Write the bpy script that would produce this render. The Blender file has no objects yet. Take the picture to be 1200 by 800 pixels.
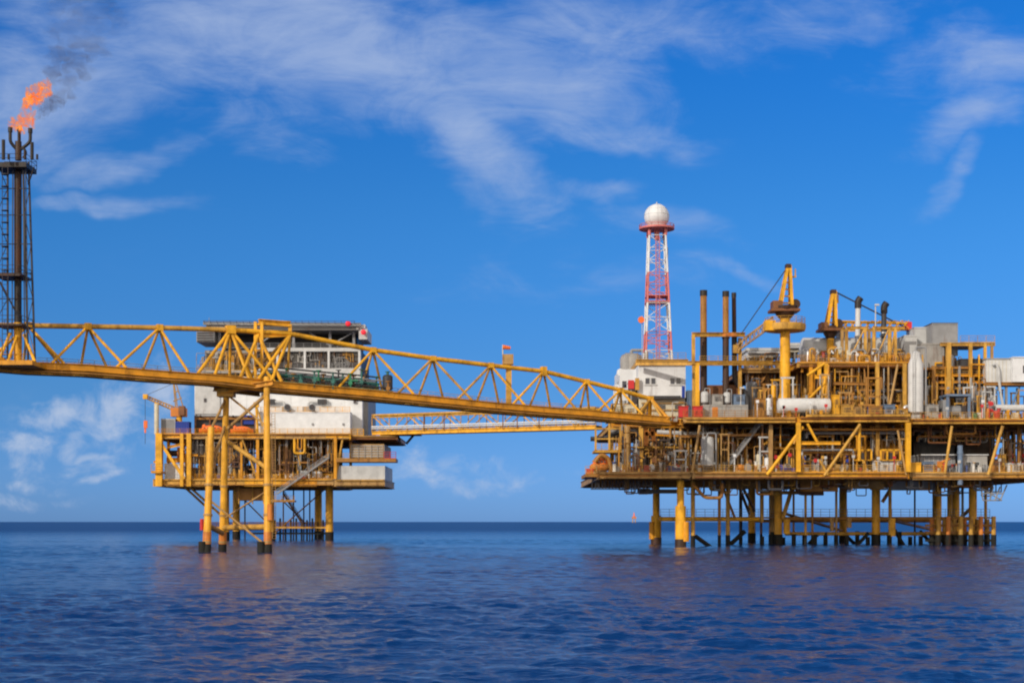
import bpy, bmesh, math, random
import numpy as np
from mathutils import Vector, Matrix, noise as mnoise

# ------------------------------------------------------------------ camera, sky, sun
F, H, HY = 1750.0, 4.4, 611.0          # focal length in photo pixels, eye height in metres, horizon row
sc = bpy.context.scene
col = sc.collection
cam = bpy.data.cameras.new('camera')
cam.sensor_width = 36.0
cam.lens = 36.0 * F / 1200.0
cam.shift_y = (HY - 400.0) / 1200.0
cam.clip_start, cam.clip_end = 0.5, 80000.0
camo = bpy.data.objects.new('camera', cam)
col.objects.link(camo)
camo.location = (0, 0, H)
camo.rotation_euler = (math.radians(90), 0, 0)
sc.camera = camo

SUN_AZ, SUN_EL = math.radians(-141), math.radians(24)      # azimuth clockwise from +Y, elevation
SUN_TO = Vector((math.sin(SUN_AZ)*math.cos(SUN_EL), math.cos(SUN_AZ)*math.cos(SUN_EL), math.sin(SUN_EL)))
sl = bpy.data.lights.new('sun', 'SUN')
sl.energy, sl.angle, sl.color = 3.0, math.radians(0.5), (1.0, 0.90, 0.77)
so = bpy.data.objects.new('sun', sl)
col.objects.link(so)
so.rotation_euler = (-SUN_TO).to_track_quat('-Z', 'Y').to_euler()
so.location = (-200, -200, 300)

sc.view_settings.view_transform = 'Standard'
sc.view_settings.look = 'None'
sc.view_settings.exposure = 0.0
sc.view_settings.gamma = 1.0
sc.view_settings.use_curve_mapping = False
sc.cycles.filter_width = 2.1
sc.cycles.use_denoising = True
sc.cycles.sample_clamp_direct = 2.5
sc.cycles.max_bounces = 6
sc.cycles.sample_clamp_indirect = 1.5
sc.cycles.volume_bounces = 0
sc.cycles.volume_step_rate = 1.0

world = bpy.data.worlds.new('World')
sc.world = world
world.use_nodes = True
nt = world.node_tree
nt.nodes.clear()

def nd(tree, typ, **kw):
    n = tree.nodes.new(typ)
    for k, v in kw.items():
        if k == 'inp':
            for i, x in v.items(): n.inputs[i].default_value = x
        else:
            setattr(n, k, v)
    return n

def build_sky():
    L = nt.links.new
    out = nd(nt, 'ShaderNodeOutputWorld'); bg = nd(nt, 'ShaderNodeBackground'); bg.inputs[1].default_value = 0.1
    sky = nd(nt, 'ShaderNodeTexSky', sky_type='NISHITA', sun_disc=False, sun_elevation=SUN_EL, sun_rotation=SUN_AZ,
             altitude=0.0, air_density=1.0, dust_density=0.25, ozone_density=3.0)
    tint = nd(nt, 'ShaderNodeMix', data_type='RGBA', blend_type='MULTIPLY'); tint.inputs[0].default_value = 1.0
    tint.inputs[7].default_value = SKY_TINT
    hs = nd(nt, 'ShaderNodeHueSaturation'); hs.inputs['Saturation'].default_value = SKY_SAT
    L(sky.outputs[0], tint.inputs[6]); L(tint.outputs[2], hs.inputs['Color'])
    tc = nd(nt, 'ShaderNodeTexCoord'); sp = nd(nt, 'ShaderNodeSeparateXYZ'); L(tc.outputs['Generated'], sp.inputs[0])
    def m(op, a, b=None, c=None):
        n = nd(nt, 'ShaderNodeMath', operation=op)
        for i, x in enumerate((a, b, c)):
            if x is None: continue
            if isinstance(x, (int, float)): n.inputs[i].default_value = x
            else: L(x, n.inputs[i])
        return n.outputs[0]
    yy = m('MAXIMUM', sp.outputs[1], 0.08)
    u = m('DIVIDE', sp.outputs[0], yy); v = m('DIVIDE', sp.outputs[2], yy)
    cb = nd(nt, 'ShaderNodeCombineXYZ'); L(u, cb.inputs[0]); L(v, cb.inputs[1])
    uv = cb.outputs[0]
    # low sky: clear maritime air keeps the horizon blue
    def by_height(lo, hi, a, b):
        mr = nd(nt, 'ShaderNodeMapRange', interpolation_type='SMOOTHSTEP'); mr.inputs[1].default_value = lo; mr.inputs[2].default_value = hi
        L(v, mr.inputs[0])
        mx = nd(nt, 'ShaderNodeMix', data_type='RGBA'); L(mr.outputs[0], mx.inputs[0])
        for k, x in ((6, a), (7, b)):
            if isinstance(x, tuple): mx.inputs[k].default_value = x
            else: L(x, mx.inputs[k])
        return mx.outputs[2]
    air = by_height(.05, .22, by_height(-.02, .10, (.56, .63, 1.42, 1), (.66, .62, .94, 1)), by_height(.2, .34, (1.0, .84, 1.06, 1), (.72, .86, 1.2, 1)))
    am = nd(nt, 'ShaderNodeMix', data_type='RGBA', blend_type='MULTIPLY'); am.inputs[0].default_value = 1.0
    L(hs.outputs[0], am.inputs[6]); L(air, am.inputs[7])
    def noise(vec, scale, detail, rough, sx=1, sy=1, rot=0, dist=0.0):
        mp = nd(nt, 'ShaderNodeMapping'); mp.inputs['Scale'].default_value = (sx, sy, 1); mp.inputs['Rotation'].default_value = (0, 0, rot)
        L(vec, mp.inputs[0])
        n = nd(nt, 'ShaderNodeTexNoise', noise_dimensions='3D'); n.inputs['Scale'].default_value = scale
        n.inputs['Detail'].default_value = detail; n.inputs['Roughness'].default_value = rough; n.inputs['Distortion'].default_value = dist
        L(mp.outputs[0], n.inputs['Vector'])
        return n
    # warped direction so that the cloud edges are ragged
    wn = noise(uv, 9, 4, 0.55)
    sub = nd(nt, 'ShaderNodeVectorMath', operation='SUBTRACT'); L(wn.outputs['Color'], sub.inputs[0]); sub.inputs[1].default_value = (0.5, 0.5, 0.5)
    scl = nd(nt, 'ShaderNodeVectorMath', operation='SCALE'); L(sub.outputs[0], scl.inputs[0]); scl.inputs['Scale'].default_value = 0.07
    add = nd(nt, 'ShaderNodeVectorMath', operation='ADD'); L(uv, add.inputs[0]); L(scl.outputs[0], add.inputs[1])
    fl = nd(nt, 'ShaderNodeVectorMath', operation='MULTIPLY'); L(add.outputs[0], fl.inputs[0]); fl.inputs[1].default_value = (1, 1, 0)
    wuv = fl.outputs[0]
    def blobs(lst, vec):
        tot = None
        for (px, py, a, b, rot, w) in lst:
            mp = nd(nt, 'ShaderNodeMapping', vector_type='TEXTURE')
            mp.inputs['Location'].default_value = ((px-600)/F, (HY-py)/F, 0)
            mp.inputs['Rotation'].default_value = (0, 0, math.radians(rot))
            mp.inputs['Scale'].default_value = (a/F, b/F, 1)
            L(vec, mp.inputs[0])
            ln = nd(nt, 'ShaderNodeVectorMath', operation='LENGTH'); L(mp.outputs[0], ln.inputs[0])
            mr = nd(nt, 'ShaderNodeMapRange', interpolation_type='SMOOTHSTEP')
            mr.inputs[1].default_value = 0.1; mr.inputs[2].default_value = 1.3; mr.inputs[3].default_value = w; mr.inputs[4].default_value = 0.0
            L(ln.outputs[1 if len(ln.outputs) > 1 else 0], mr.inputs[0])
            tot = mr.outputs[0] if tot is None else m('MAXIMUM', tot, mr.outputs[0])
        return tot
    def alpha_mix(base, al, colour):
        mx = nd(nt, 'ShaderNodeMix', data_type='RGBA'); L(al, mx.inputs[0]); L(base, mx.inputs[6]); mx.inputs[7].default_value = colour
        return mx.outputs[2]
    def sstep(x, lo, hi, a=0.0, b=1.0):
        mr = nd(nt, 'ShaderNodeMapRange', interpolation_type='SMOOTHSTEP'); L(x, mr.inputs[0])
        for k, q in zip((1, 2, 3, 4), (lo, hi, a, b)): mr.inputs[k].default_value = q
        return mr.outputs[0]
    c0 = noise(uv, 5.5, 5, 0.55, 1.0, 1.8, 0.3, 0.4).outputs[0]
    c1 = noise(uv, 11, 8, 0.60, 1.0, 2.2, 0.42, 0.9).outputs[0]
    c3 = noise(uv, 26, 10, 0.68, 1.0, 4.2, 0.62, 1.2).outputs[0]
    c2 = noise(uv, 38, 11, 0.63, 1.0, 1.25, 0.0, 0.4).outputs[0]
    cirrus = [(330, 30, 420, 130, -6, 1.0), (130, 60, 210, 120, 0, .9), (560, 60, 300, 110, -15, .95), (700, 20, 260, 70, 0, .75), (150, 183, 110, 30, 12, .85),
              (565, 190, 130, 62, -38, 1.0), (700, 152, 170, 34, -8, .7), (520, 130, 200, 60, -10, .7), (690, 222, 90, 20, 0, .65), (790, 262, 160, 30, -10, .5),
              (1135, 148, 95, 44, 18, .95), (1122, 205, 75, 22, 55, .75), (1140, 66, 170, 60, 10, .85), (1000, 25, 220, 50, 5, .6), (850, 318, 110, 18, -18, .6),
              (600, 320, 480, 50, 0, .28), (100, 235, 190, 20, 0, .5), (330, 130, 220, 60, 0, .6)]
    puffs = [(110, 500, 150, 62, 0, .42), (60, 530, 120, 40, 0, .35), (50, 466, 40, 18, 10, 1.0), (26, 496, 60, 20, 0, .7), (140, 466, 40, 34, 0, 1.0), (128, 492, 38, 26, 0, .85), (82, 503, 28, 30, 0, .95), (116, 520, 46, 9, 0, .85),
             (128, 548, 40, 12, 0, .7), (50, 556, 70, 14, 0, .55), (172, 455, 46, 30, 0, .75), (560, 560, 130, 14, 0, .5), (520, 545, 90, 24, 0, .5), (190, 470, 36, 60, 0, .6), (30, 580, 90, 14, 0, .5)]
    mk = blobs(cirrus + [(60, 90, 150, 120, 0, .85), (450, 95, 230, 70, -10, .8)], wuv)
    tex = m('ADD', m('MULTIPLY', c0, .40), m('ADD', m('MULTIPLY', c1, .46), m('MULTIPLY', c3, .14)))
    body = m('ADD', m('MULTIPLY', mk, .52), m('MULTIPLY', m('SUBTRACT', tex, .5), 1.8))
    al = m('MULTIPLY', sstep(body, .06, .80), sstep(mk, 0.0, .35, 0.0, .82))
    r1 = alpha_mix(am.outputs[2], al, CIRRUS)
    mp_ = blobs(puffs, wuv)
    pb = m('ADD', m('MULTIPLY', mp_, .7), m('MULTIPLY', m('SUBTRACT', c2, .5), 1.9))
    r2 = alpha_mix(r1, m('MULTIPLY', sstep(pb, .06, .9), sstep(mp_, 0.0, .3, 0.0, .8)), PUFF)
    # unseen bright cloud added behind and above the viewer as warm fill light
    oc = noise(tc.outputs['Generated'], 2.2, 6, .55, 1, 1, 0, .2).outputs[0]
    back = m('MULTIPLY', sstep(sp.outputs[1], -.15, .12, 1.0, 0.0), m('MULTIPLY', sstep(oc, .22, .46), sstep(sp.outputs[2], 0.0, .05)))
    low = nd(nt, 'ShaderNodeMix', data_type='RGBA'); L(sstep(sp.outputs[2], .06, .5), low.inputs[0]); low.inputs[6].default_value = BACK_FILL_LOW; low.inputs[7].default_value = BACK_FILL
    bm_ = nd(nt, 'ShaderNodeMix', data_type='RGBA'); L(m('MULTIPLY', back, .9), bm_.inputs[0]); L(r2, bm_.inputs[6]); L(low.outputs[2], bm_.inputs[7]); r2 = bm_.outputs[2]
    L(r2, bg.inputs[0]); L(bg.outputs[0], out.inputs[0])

SKY_TINT = (0.43, 0.79, 1.02, 1.0)
SKY_SAT = 1.12
CIRRUS = (3.9, 5.0, 7.4, 1)
PUFF = (4.9, 5.8, 7.5, 1)
BACK_FILL = (8.6, 7.8, 6.8, 1)
BACK_FILL_LOW = (24, 19.5, 14.5, 1)  # warm low glow added behind the viewer to brighten the shaded legs
build_sky()

# ------------------------------------------------------------------ helpers
R = random.Random(11)
def P(px, py, D): return Vector(((px-600)/F*D, D, H+(HY-py)/F*D))
def S(w, D): return w*D/F
def on(px, Z, D): return Vector(((px-600)/F*D, D, Z))
def V(*a): return Vector(a)

class MB:
    def __init__(s): s.v = []; s.f = []
    def add(s, vs, fs):
        o = len(s.v); s.v += [tuple(v) for v in vs]; s.f += [tuple(i+o for i in f) for f in fs]; return s
    def box(s, x0, x1, y0, y1, z0, z1):
        if x0 > x1: x0, x1 = x1, x0
        if y0 > y1: y0, y1 = y1, y0
        if z0 > z1: z0, z1 = z1, z0
        return s.add([(x0,y0,z0),(x1,y0,z0),(x1,y1,z0),(x0,y1,z0),(x0,y0,z1),(x1,y0,z1),(x1,y1,z1),(x0,y1,z1)],
                     [(0,3,2,1),(4,5,6,7),(0,1,5,4),(1,2,6,5),(2,3,7,6),(3,0,4,7)])
    def pbox(s, px0, py0, px1, py1, D, dep):
        a = P(px0, py0, D); b = P(px1, py1, D)
        return s.box(a.x, b.x, D, D+dep, b.z, a.z)
    def cbox(s, c, sx, sy, sz, rz=0.0):
        pts = []
        ca, sa = math.cos(rz), math.sin(rz)
        for z in (-.5, .5):
            for (x, y) in ((-.5,-.5),(.5,-.5),(.5,.5),(-.5,.5)):
                X, Y = x*sx, y*sy
                pts.append((c[0]+X*ca-Y*sa, c[1]+X*sa+Y*ca, c[2]+z*sz))
        return s.add(pts, [(0,3,2,1),(4,5,6,7),(0,1,5,4),(1,2,6,5),(2,3,7,6),(3,0,4,7)])
    def _frame(s, p, q):
        d = (Vector(q)-Vector(p)); L = d.length; d = d/L if L > 1e-9 else V(0,0,1)
        up = V(0,0,1) if abs(d.z) < .95 else V(0,1,0)
        a = d.cross(up).normalized(); b = a.cross(d).normalized()
        return d, a, b
    def tube(s, p, q, r, r2=None, n=10):
        p, q = Vector(p), Vector(q); r2 = r if r2 is None else r2
        d, a, b = s._frame(p, q); vs = []; fs = []
        for (c, rr) in ((p, r), (q, r2)):
            for i in range(n):
                t = 2*math.pi*i/n; vs.append(c + a*(rr*math.cos(t)) + b*(rr*math.sin(t)))
        for i in range(n): j = (i+1) % n; fs.append((i, j, n+j, n+i))
        fs.append(tuple(range(n))[::-1]); fs.append(tuple(range(n, 2*n)))
        return s.add(vs, fs)
    def beam(s, p, q, w, h=None):
        """rectangular section, w sideways, h upright"""
        h = w if h is None else h
        p, q = Vector(p), Vector(q); d, a, b = s._frame(p, q)
        vs = []
        for c in (p, q):
            for (i, j) in ((-1,-1),(1,-1),(1,1),(-1,1)): vs.append(c + a*(i*w/2) + b*(j*h/2))
        return s.add(vs, [(0,1,5,4),(1,2,6,5),(2,3,7,6),(3,0,4,7),(3,2,1,0),(4,5,6,7)])
    def hbeam(s, p, q, w, h):
        """I section: two flanges and a web"""
        p, q = Vector(p), Vector(q); d, a, b = s._frame(p, q); t = min(w, h)*.16
        s.beam(p+b*(h/2-t/2), q+b*(h/2-t/2), w, t); s.beam(p-b*(h/2-t/2), q-b*(h/2-t/2), w, t)
        return s.beam(p, q, t, h-2*t)
    def path(s, pts, r, n=8):
        pts = [Vector(p) for p in pts]
        # rounded elbows
        out = [pts[0]]
        for i in range(1, len(pts)-1):
            a, b, c = pts[i-1], pts[i], pts[i+1]
            k = min(2.2*r, (a-b).length*.45, (c-b).length*.45)
            u, w = b+(a-b).normalized()*k, b+(c-b).normalized()*k
            for t in (0, .33, .67, 1): out.append(u*(1-t)**2 + b*(2*t*(1-t)) + w*t*t)
        out.append(pts[-1])
        d0 = (out[1]-out[0]).normalized(); ref = V(0,0,1) if abs(d0.z) < .9 else V(0,1,0)
        a = d0.cross(ref).normalized(); vs = []; fs = []
        for i, p in enumerate(out):
            if i == 0: d = d0
            elif i == len(out)-1: d = (out[i]-out[i-1]).normalized()
            else: d = ((out[i+1]-p).normalized() + (p-out[i-1]).normalized()).normalized()
            a = (a - d*a.dot(d)).normalized(); b = d.cross(a)
            for k in range(n):
                t = 2*math.pi*k/n; vs.append(p + a*(r*math.cos(t)) + b*(r*math.sin(t)))
        m = len(out)
        for i in range(m-1):
            for k in range(n):
                j = (k+1) % n; fs.append((i*n+k, i*n+j, (i+1)*n+j, (i+1)*n+k))
        fs.append(tuple(range(n))[::-1]); fs.append(tuple(range((m-1)*n, m*n)))
        return s.add(vs, fs)
    def lathe(s, c, prof, n=20, axis='z'):
        c = Vector(c); vs = []; fs = []
        for (r, h) in prof:
            for i in range(n):
                t = 2*math.pi*i/n; x, y = r*math.cos(t), r*math.sin(t)
                vs.append(c + (V(x, y, h) if axis == 'z' else V(h, x, y) if axis == 'x' else V(y, h, x)))
        m = len(prof)
        for k in range(m-1):
            for i in range(n):
                j = (i+1) % n; fs.append((k*n+i, k*n+j, (k+1)*n+j, (k+1)*n+i))
        if prof[0][0] > 1e-6: fs.append(tuple(range(n))[::-1])
        if prof[-1][0] > 1e-6: fs.append(tuple(range((m-1)*n, m*n)))
        return s.add(vs, fs)
    def drum(s, c, r, L, axis='x', n=20, dome=.35):
        """capsule like pressure vessel, c = centre"""
        pr = []
        for k in range(7):
            t = math.pi/2*k/6; pr.append((max(r*math.sin(t), 1e-4), -L/2 - r*dome*math.cos(t) + 0))
        pr += [(a, -b) for (a, b) in pr[::-1]]
        return s.lathe(c, pr, n, axis)
    def sphere(s, c, r, n=24, m=14, sx=1, sy=1, sz=1):
        c = Vector(c); vs = []; fs = []
        for i in range(m+1):
            t = math.pi*i/m
            for k in range(n):
                p = 2*math.pi*k/n; vs.append(c + V(r*sx*math.sin(t)*math.cos(p), r*sy*math.sin(t)*math.sin(p), r*sz*math.cos(t)))
        for i in range(m):
            for k in range(n): j = (k+1) % n; fs.append((i*n+k, (i+1)*n+k, (i+1)*n+j, i*n+j))
        return s.add(vs, fs)
    def rail(s, pts, h=1.15, sp=1.9, r=.045, mids=2, toe=True):
        pts = [Vector(p) for p in pts]; up = V(0,0,1)
        for a, b in zip(pts[:-1], pts[1:]):
            L = (b-a).length; k = max(1, round(L/sp))
            for i in range(k+1):
                p = a.lerp(b, i/k); s.tube(p, p+up*h, r, n=5)
            for m in range(mids+1):
                z = h*(1-m/(mids+1)); s.tube(a+up*z, b+up*z, r*.9, n=5)
            if toe: s.beam(a+up*.07, b+up*.07, .03, .14)
        return s
    def stair(s, p, q, w=1.0, wdir=(0,1,0), rails=True):
        p, q, wd = Vector(p), Vector(q), Vector(wdir)
        for k in (0, 1): s.beam(p+wd*(w*k), q+wd*(w*k), .10, .34)
        n = max(2, int(abs(q.z-p.z)/.25)); d = (q-p); hor = V(d.x, d.y, 0).normalized()
        for i in range(n):
            c = p.lerp(q, (i+.5)/n) + wd*(w/2)
            a = c - hor*.14; b = c + hor*.14; s.beam(a, b, w*.92 if abs(wd.dot(hor)) < .5 else .28, .05)
        if rails:
            for k in (0, 1):
                for z in (1.0, .55): s.tube(p+wd*(w*k)+V(0,0,z), q+wd*(w*k)+V(0,0,z), .04, n=5)
                for i in range(0, 5):
                    c = p.lerp(q, i/4)+wd*(w*k); s.tube(c, c+V(0,0,1.0), .04, n=5)
        return s
    def ladder(s, p, q, w=.55, side=(1,0,0), r=.04, step=.4, cage=False):
        p, q, sd = Vector(p), Vector(q), Vector(side)
        for k in (-.5, .5): s.tube(p+sd*(w*k), q+sd*(w*k), r, n=5)
        n = max(2, int((q-p).length/step))
        for i in range(n+1):
            c = p.lerp(q, i/n); s.tube(c-sd*(w/2), c+sd*(w/2), r*.7, n=4)
        return s

def thing(name, label, cat, loc, group=None, kind=None):
    o = bpy.data.objects.new(name, None); o.empty_display_size = .5; col.objects.link(o)
    o.location = loc; o['label'] = label; o['category'] = cat
    if group: o['group'] = group
    if kind: o['kind'] = kind
    o['base'] = list(loc)
    return o
def base_of(o):
    b = Vector((0,0,0))
    while o is not None: b += Vector(o.location); o = o.parent
    return b
def part(name, mb, mat, parent=None, label=None, kind=None, smooth=True):
    me = bpy.data.meshes.new(name)
    b = base_of(parent) if parent else Vector((0,0,0))
    me.from_pydata([(x-b.x, y-b.y, z-b.z) for (x, y, z) in mb.v], [], mb.f)
    me.materials.append(M[mat] if isinstance(mat, str) else mat)
    if smooth:
        me.polygons.foreach_set('use_smooth', [True]*len(me.polygons)); me.set_sharp_from_angle(angle=.7)
    me.update()
    o = bpy.data.objects.new(name, me); col.objects.link(o)
    if parent: o.parent = parent
    if label: o['label'] = label
    if kind: o['kind'] = kind
    return o
def single(name, label, cat, mb, mat, group=None, kind=None):
    c = np.array(mb.v); b = V((c[:,0].min()+c[:,0].max())/2, (c[:,1].min()+c[:,1].max())/2, c[:,2].min())
    me_mb = MB(); me_mb.v = [(x-b.x, y-b.y, z-b.z) for (x,y,z) in mb.v]; me_mb.f = mb.f
    o = part(name, me_mb, mat); o.location = b; o['label'] = label; o['category'] = cat
    if group: o['group'] = group
    if kind: o['kind'] = kind
    return o

# ------------------------------------------------------------------ materials
M = {}
def paint(name, c, rust=.25, rough=.5, metal=0.0, var=.22, rustc=(.10, .035, .012), sc_=.55, streak=1.0, bump=.0):
    m = bpy.data.materials.new(name); m.use_nodes = True; t = m.node_tree; L = t.links.new
    b = t.nodes['Principled BSDF']
    tc = nd(t, 'ShaderNodeTexCoord')
    n1 = nd(t, 'ShaderNodeTexNoise', inp={'Scale': sc_, 'Detail': 6.0, 'Roughness': .6}); L(tc.outputs['Object'], n1.inputs['Vector'])
    r1 = nd(t, 'ShaderNodeMapRange', inp={1: .3, 2: .72, 3: 1-var, 4: 1+var*.35}); L(n1.outputs[0], r1.inputs[0])
    mul = nd(t, 'ShaderNodeMix', data_type='RGBA', blend_type='MULTIPLY'); mul.inputs[0].default_value = 1.0
    mul.inputs[6].default_value = (*c, 1); L(r1.outputs[0], mul.inputs[7])
    mp = nd(t, 'ShaderNodeMapping'); mp.inputs['Scale'].default_value = (.85, .85, .24 if streak else .85); L(tc.outputs['Object'], mp.inputs[0])
    n2 = nd(t, 'ShaderNodeTexNoise', inp={'Scale': 1.0, 'Detail': 8.0, 'Roughness': .68}); L(mp.outputs[0], n2.inputs['Vector'])
    r2 = nd(t, 'ShaderNodeMapRange', inp={1: .62-rust*.28, 2: .80-rust*.2, 3: 0.0, 4: min(.92, .45+rust)}); L(n2.outputs[0], r2.inputs[0])
    mx = nd(t, 'ShaderNodeMix', data_type='RGBA'); L(r2.outputs[0], mx.inputs[0]); L(mul.outputs[2], mx.inputs[6]); mx.inputs[7].default_value = (*rustc, 1)
    L(mx.outputs[2], b.inputs['Base Color'])
    b.inputs['Metallic'].default_value = metal
    rr = nd(t, 'ShaderNodeMapRange', inp={1: .3, 2: .7, 3: max(.05, rough-.12), 4: min(1, rough+.2)}); L(n2.outputs[0], rr.inputs[0]); L(rr.outputs[0], b.inputs['Roughness'])
    b.inputs['Specular IOR Level'].default_value = .35
    M[name] = m
    return m
paint('yellow', (.80, .40, .018), .30, var=.42)
paint('deep_yellow', (.66, .285, .010), .36, var=.36)
paint('gold', (.60, .33, .055), .42, var=.42)
paint('leg_yellow', (.78, .39, .03), .30, var=.36)
paint('tan', (.42, .25, .085), .38, var=.32)
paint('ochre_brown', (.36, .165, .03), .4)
paint('rust', (.20, .08, .028), .45)
paint('dark_rust', (.042, .021, .013), .45)
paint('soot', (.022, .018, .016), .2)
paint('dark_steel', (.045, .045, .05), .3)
paint('shadow_wall', (.070, .048, .034), .4)  # wall brown darkened to carry the shade deep inside the decks
paint('grey', (.26, .265, .275), .22)
paint('pale_grey', (.50, .51, .51), .18)
paint('white', (.68, .70, .72), .10, var=.16)
paint('off_white', (.60, .61, .61), .18, var=.18)
paint('cream', (.58, .53, .40), .24)
paint('red', (.55, .030, .032), .12)
paint('mast_red', (.60, .17, .16), .08)
paint('orange', (.82, .17, .03), .10)
paint('primer_orange', (.60, .20, .03), .42)
paint('blue', (.012, .045, .32), .1)
paint('slate_blue', (.13, .19, .29), .15)
paint('green', (.025, .20, .10), .2)
paint('teal', (.03, .14, .12), .35)
paint('silver', (.55, .56, .57), .12, rough=.38, metal=.55)
paint('fouling', (.016, .016, .013), .2, rough=.8)
paint('deck_plate', (.13, .085, .04), .5)
paint('concrete_grey', (.33, .32, .30), .3)
paint('skin', (.45, .26, .17), 0)
paint('coverall', (.03, .035, .06), 0)
def mixed(name, cols, scale):
    """many small painted pieces: each cell of the volume has one of a few paints"""
    m = bpy.data.materials.new(name); m.use_nodes = True; t = m.node_tree; L = t.links.new; b = t.nodes['Principled BSDF']
    tc = nd(t, 'ShaderNodeTexCoord'); vo = nd(t, 'ShaderNodeTexVoronoi', inp={'Scale': scale}); L(tc.outputs['Object'], vo.inputs['Vector'])
    sp = nd(t, 'ShaderNodeSeparateColor'); L(vo.outputs['Color'], sp.inputs[0])
    cr = nd(t, 'ShaderNodeValToRGB'); cr.color_ramp.interpolation = 'CONSTANT'; e = cr.color_ramp.elements
    for i, c in enumerate(cols):
        q = e[0] if i == 0 else e[1] if i == 1 else e.new(i/len(cols))
        q.position = i/len(cols); q.color = (*c, 1)
    L(sp.outputs[0], cr.inputs[0])
    n = nd(t, 'ShaderNodeTexNoise', inp={'Scale': 1.3, 'Detail': 6.0}); L(tc.outputs['Object'], n.inputs['Vector'])
    r = nd(t, 'ShaderNodeMapRange', inp={1: .3, 2: .7, 3: .55, 4: 1.1}); L(n.outputs[0], r.inputs[0])
    mu = nd(t, 'ShaderNodeMix', data_type='RGBA', blend_type='MULTIPLY'); mu.inputs[0].default_value = 1.0; L(cr.outputs[0], mu.inputs[6]); L(r.outputs[0], mu.inputs[7])
    L(mu.outputs[2], b.inputs['Base Color']); b.inputs['Roughness'].default_value = .5
    M[name] = m
mixed('mixed_pipe', [(.55, .27, .03), (.22, .10, .03), (.30, .29, .28), (.12, .05, .02), (.60, .31, .045), (.45, .43, .40), (.06, .04, .03), (.40, .2, .04)], .42)
mixed('mixed_fittings', [(.62, .60, .56), (.6, .31, .03), (.40, .035, .03), (.06, .05, .05), (.3, .3, .3), (.6, .5, .35), (.04, .07, .22), (.5, .2, .04), (.7, .68, .62)], .5)
def glass(name, c):
    m = bpy.data.materials.new(name); m.use_nodes = True; b = m.node_tree.nodes['Principled BSDF']
    b.inputs['Base Color'].default_value = (*c, 1); b.inputs['Roughness'].default_value = .06; b.inputs['Specular IOR Level'].default_value = .6
    M[name] = m
glass('window_glass', (.012, .018, .04)); glass('dark_glass', (.02, .022, .026))
def lamp(name, c, e):
    m = bpy.data.materials.new(name); m.use_nodes = True; b = m.node_tree.nodes['Principled BSDF']
    b.inputs['Base Color'].default_value = (*c, 1); b.inputs['Emission Color'].default_value = (*c, 1); b.inputs['Emission Strength'].default_value = e
    M[name] = m
lamp('red_lamp', (.8, .02, .04), .5)

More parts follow.
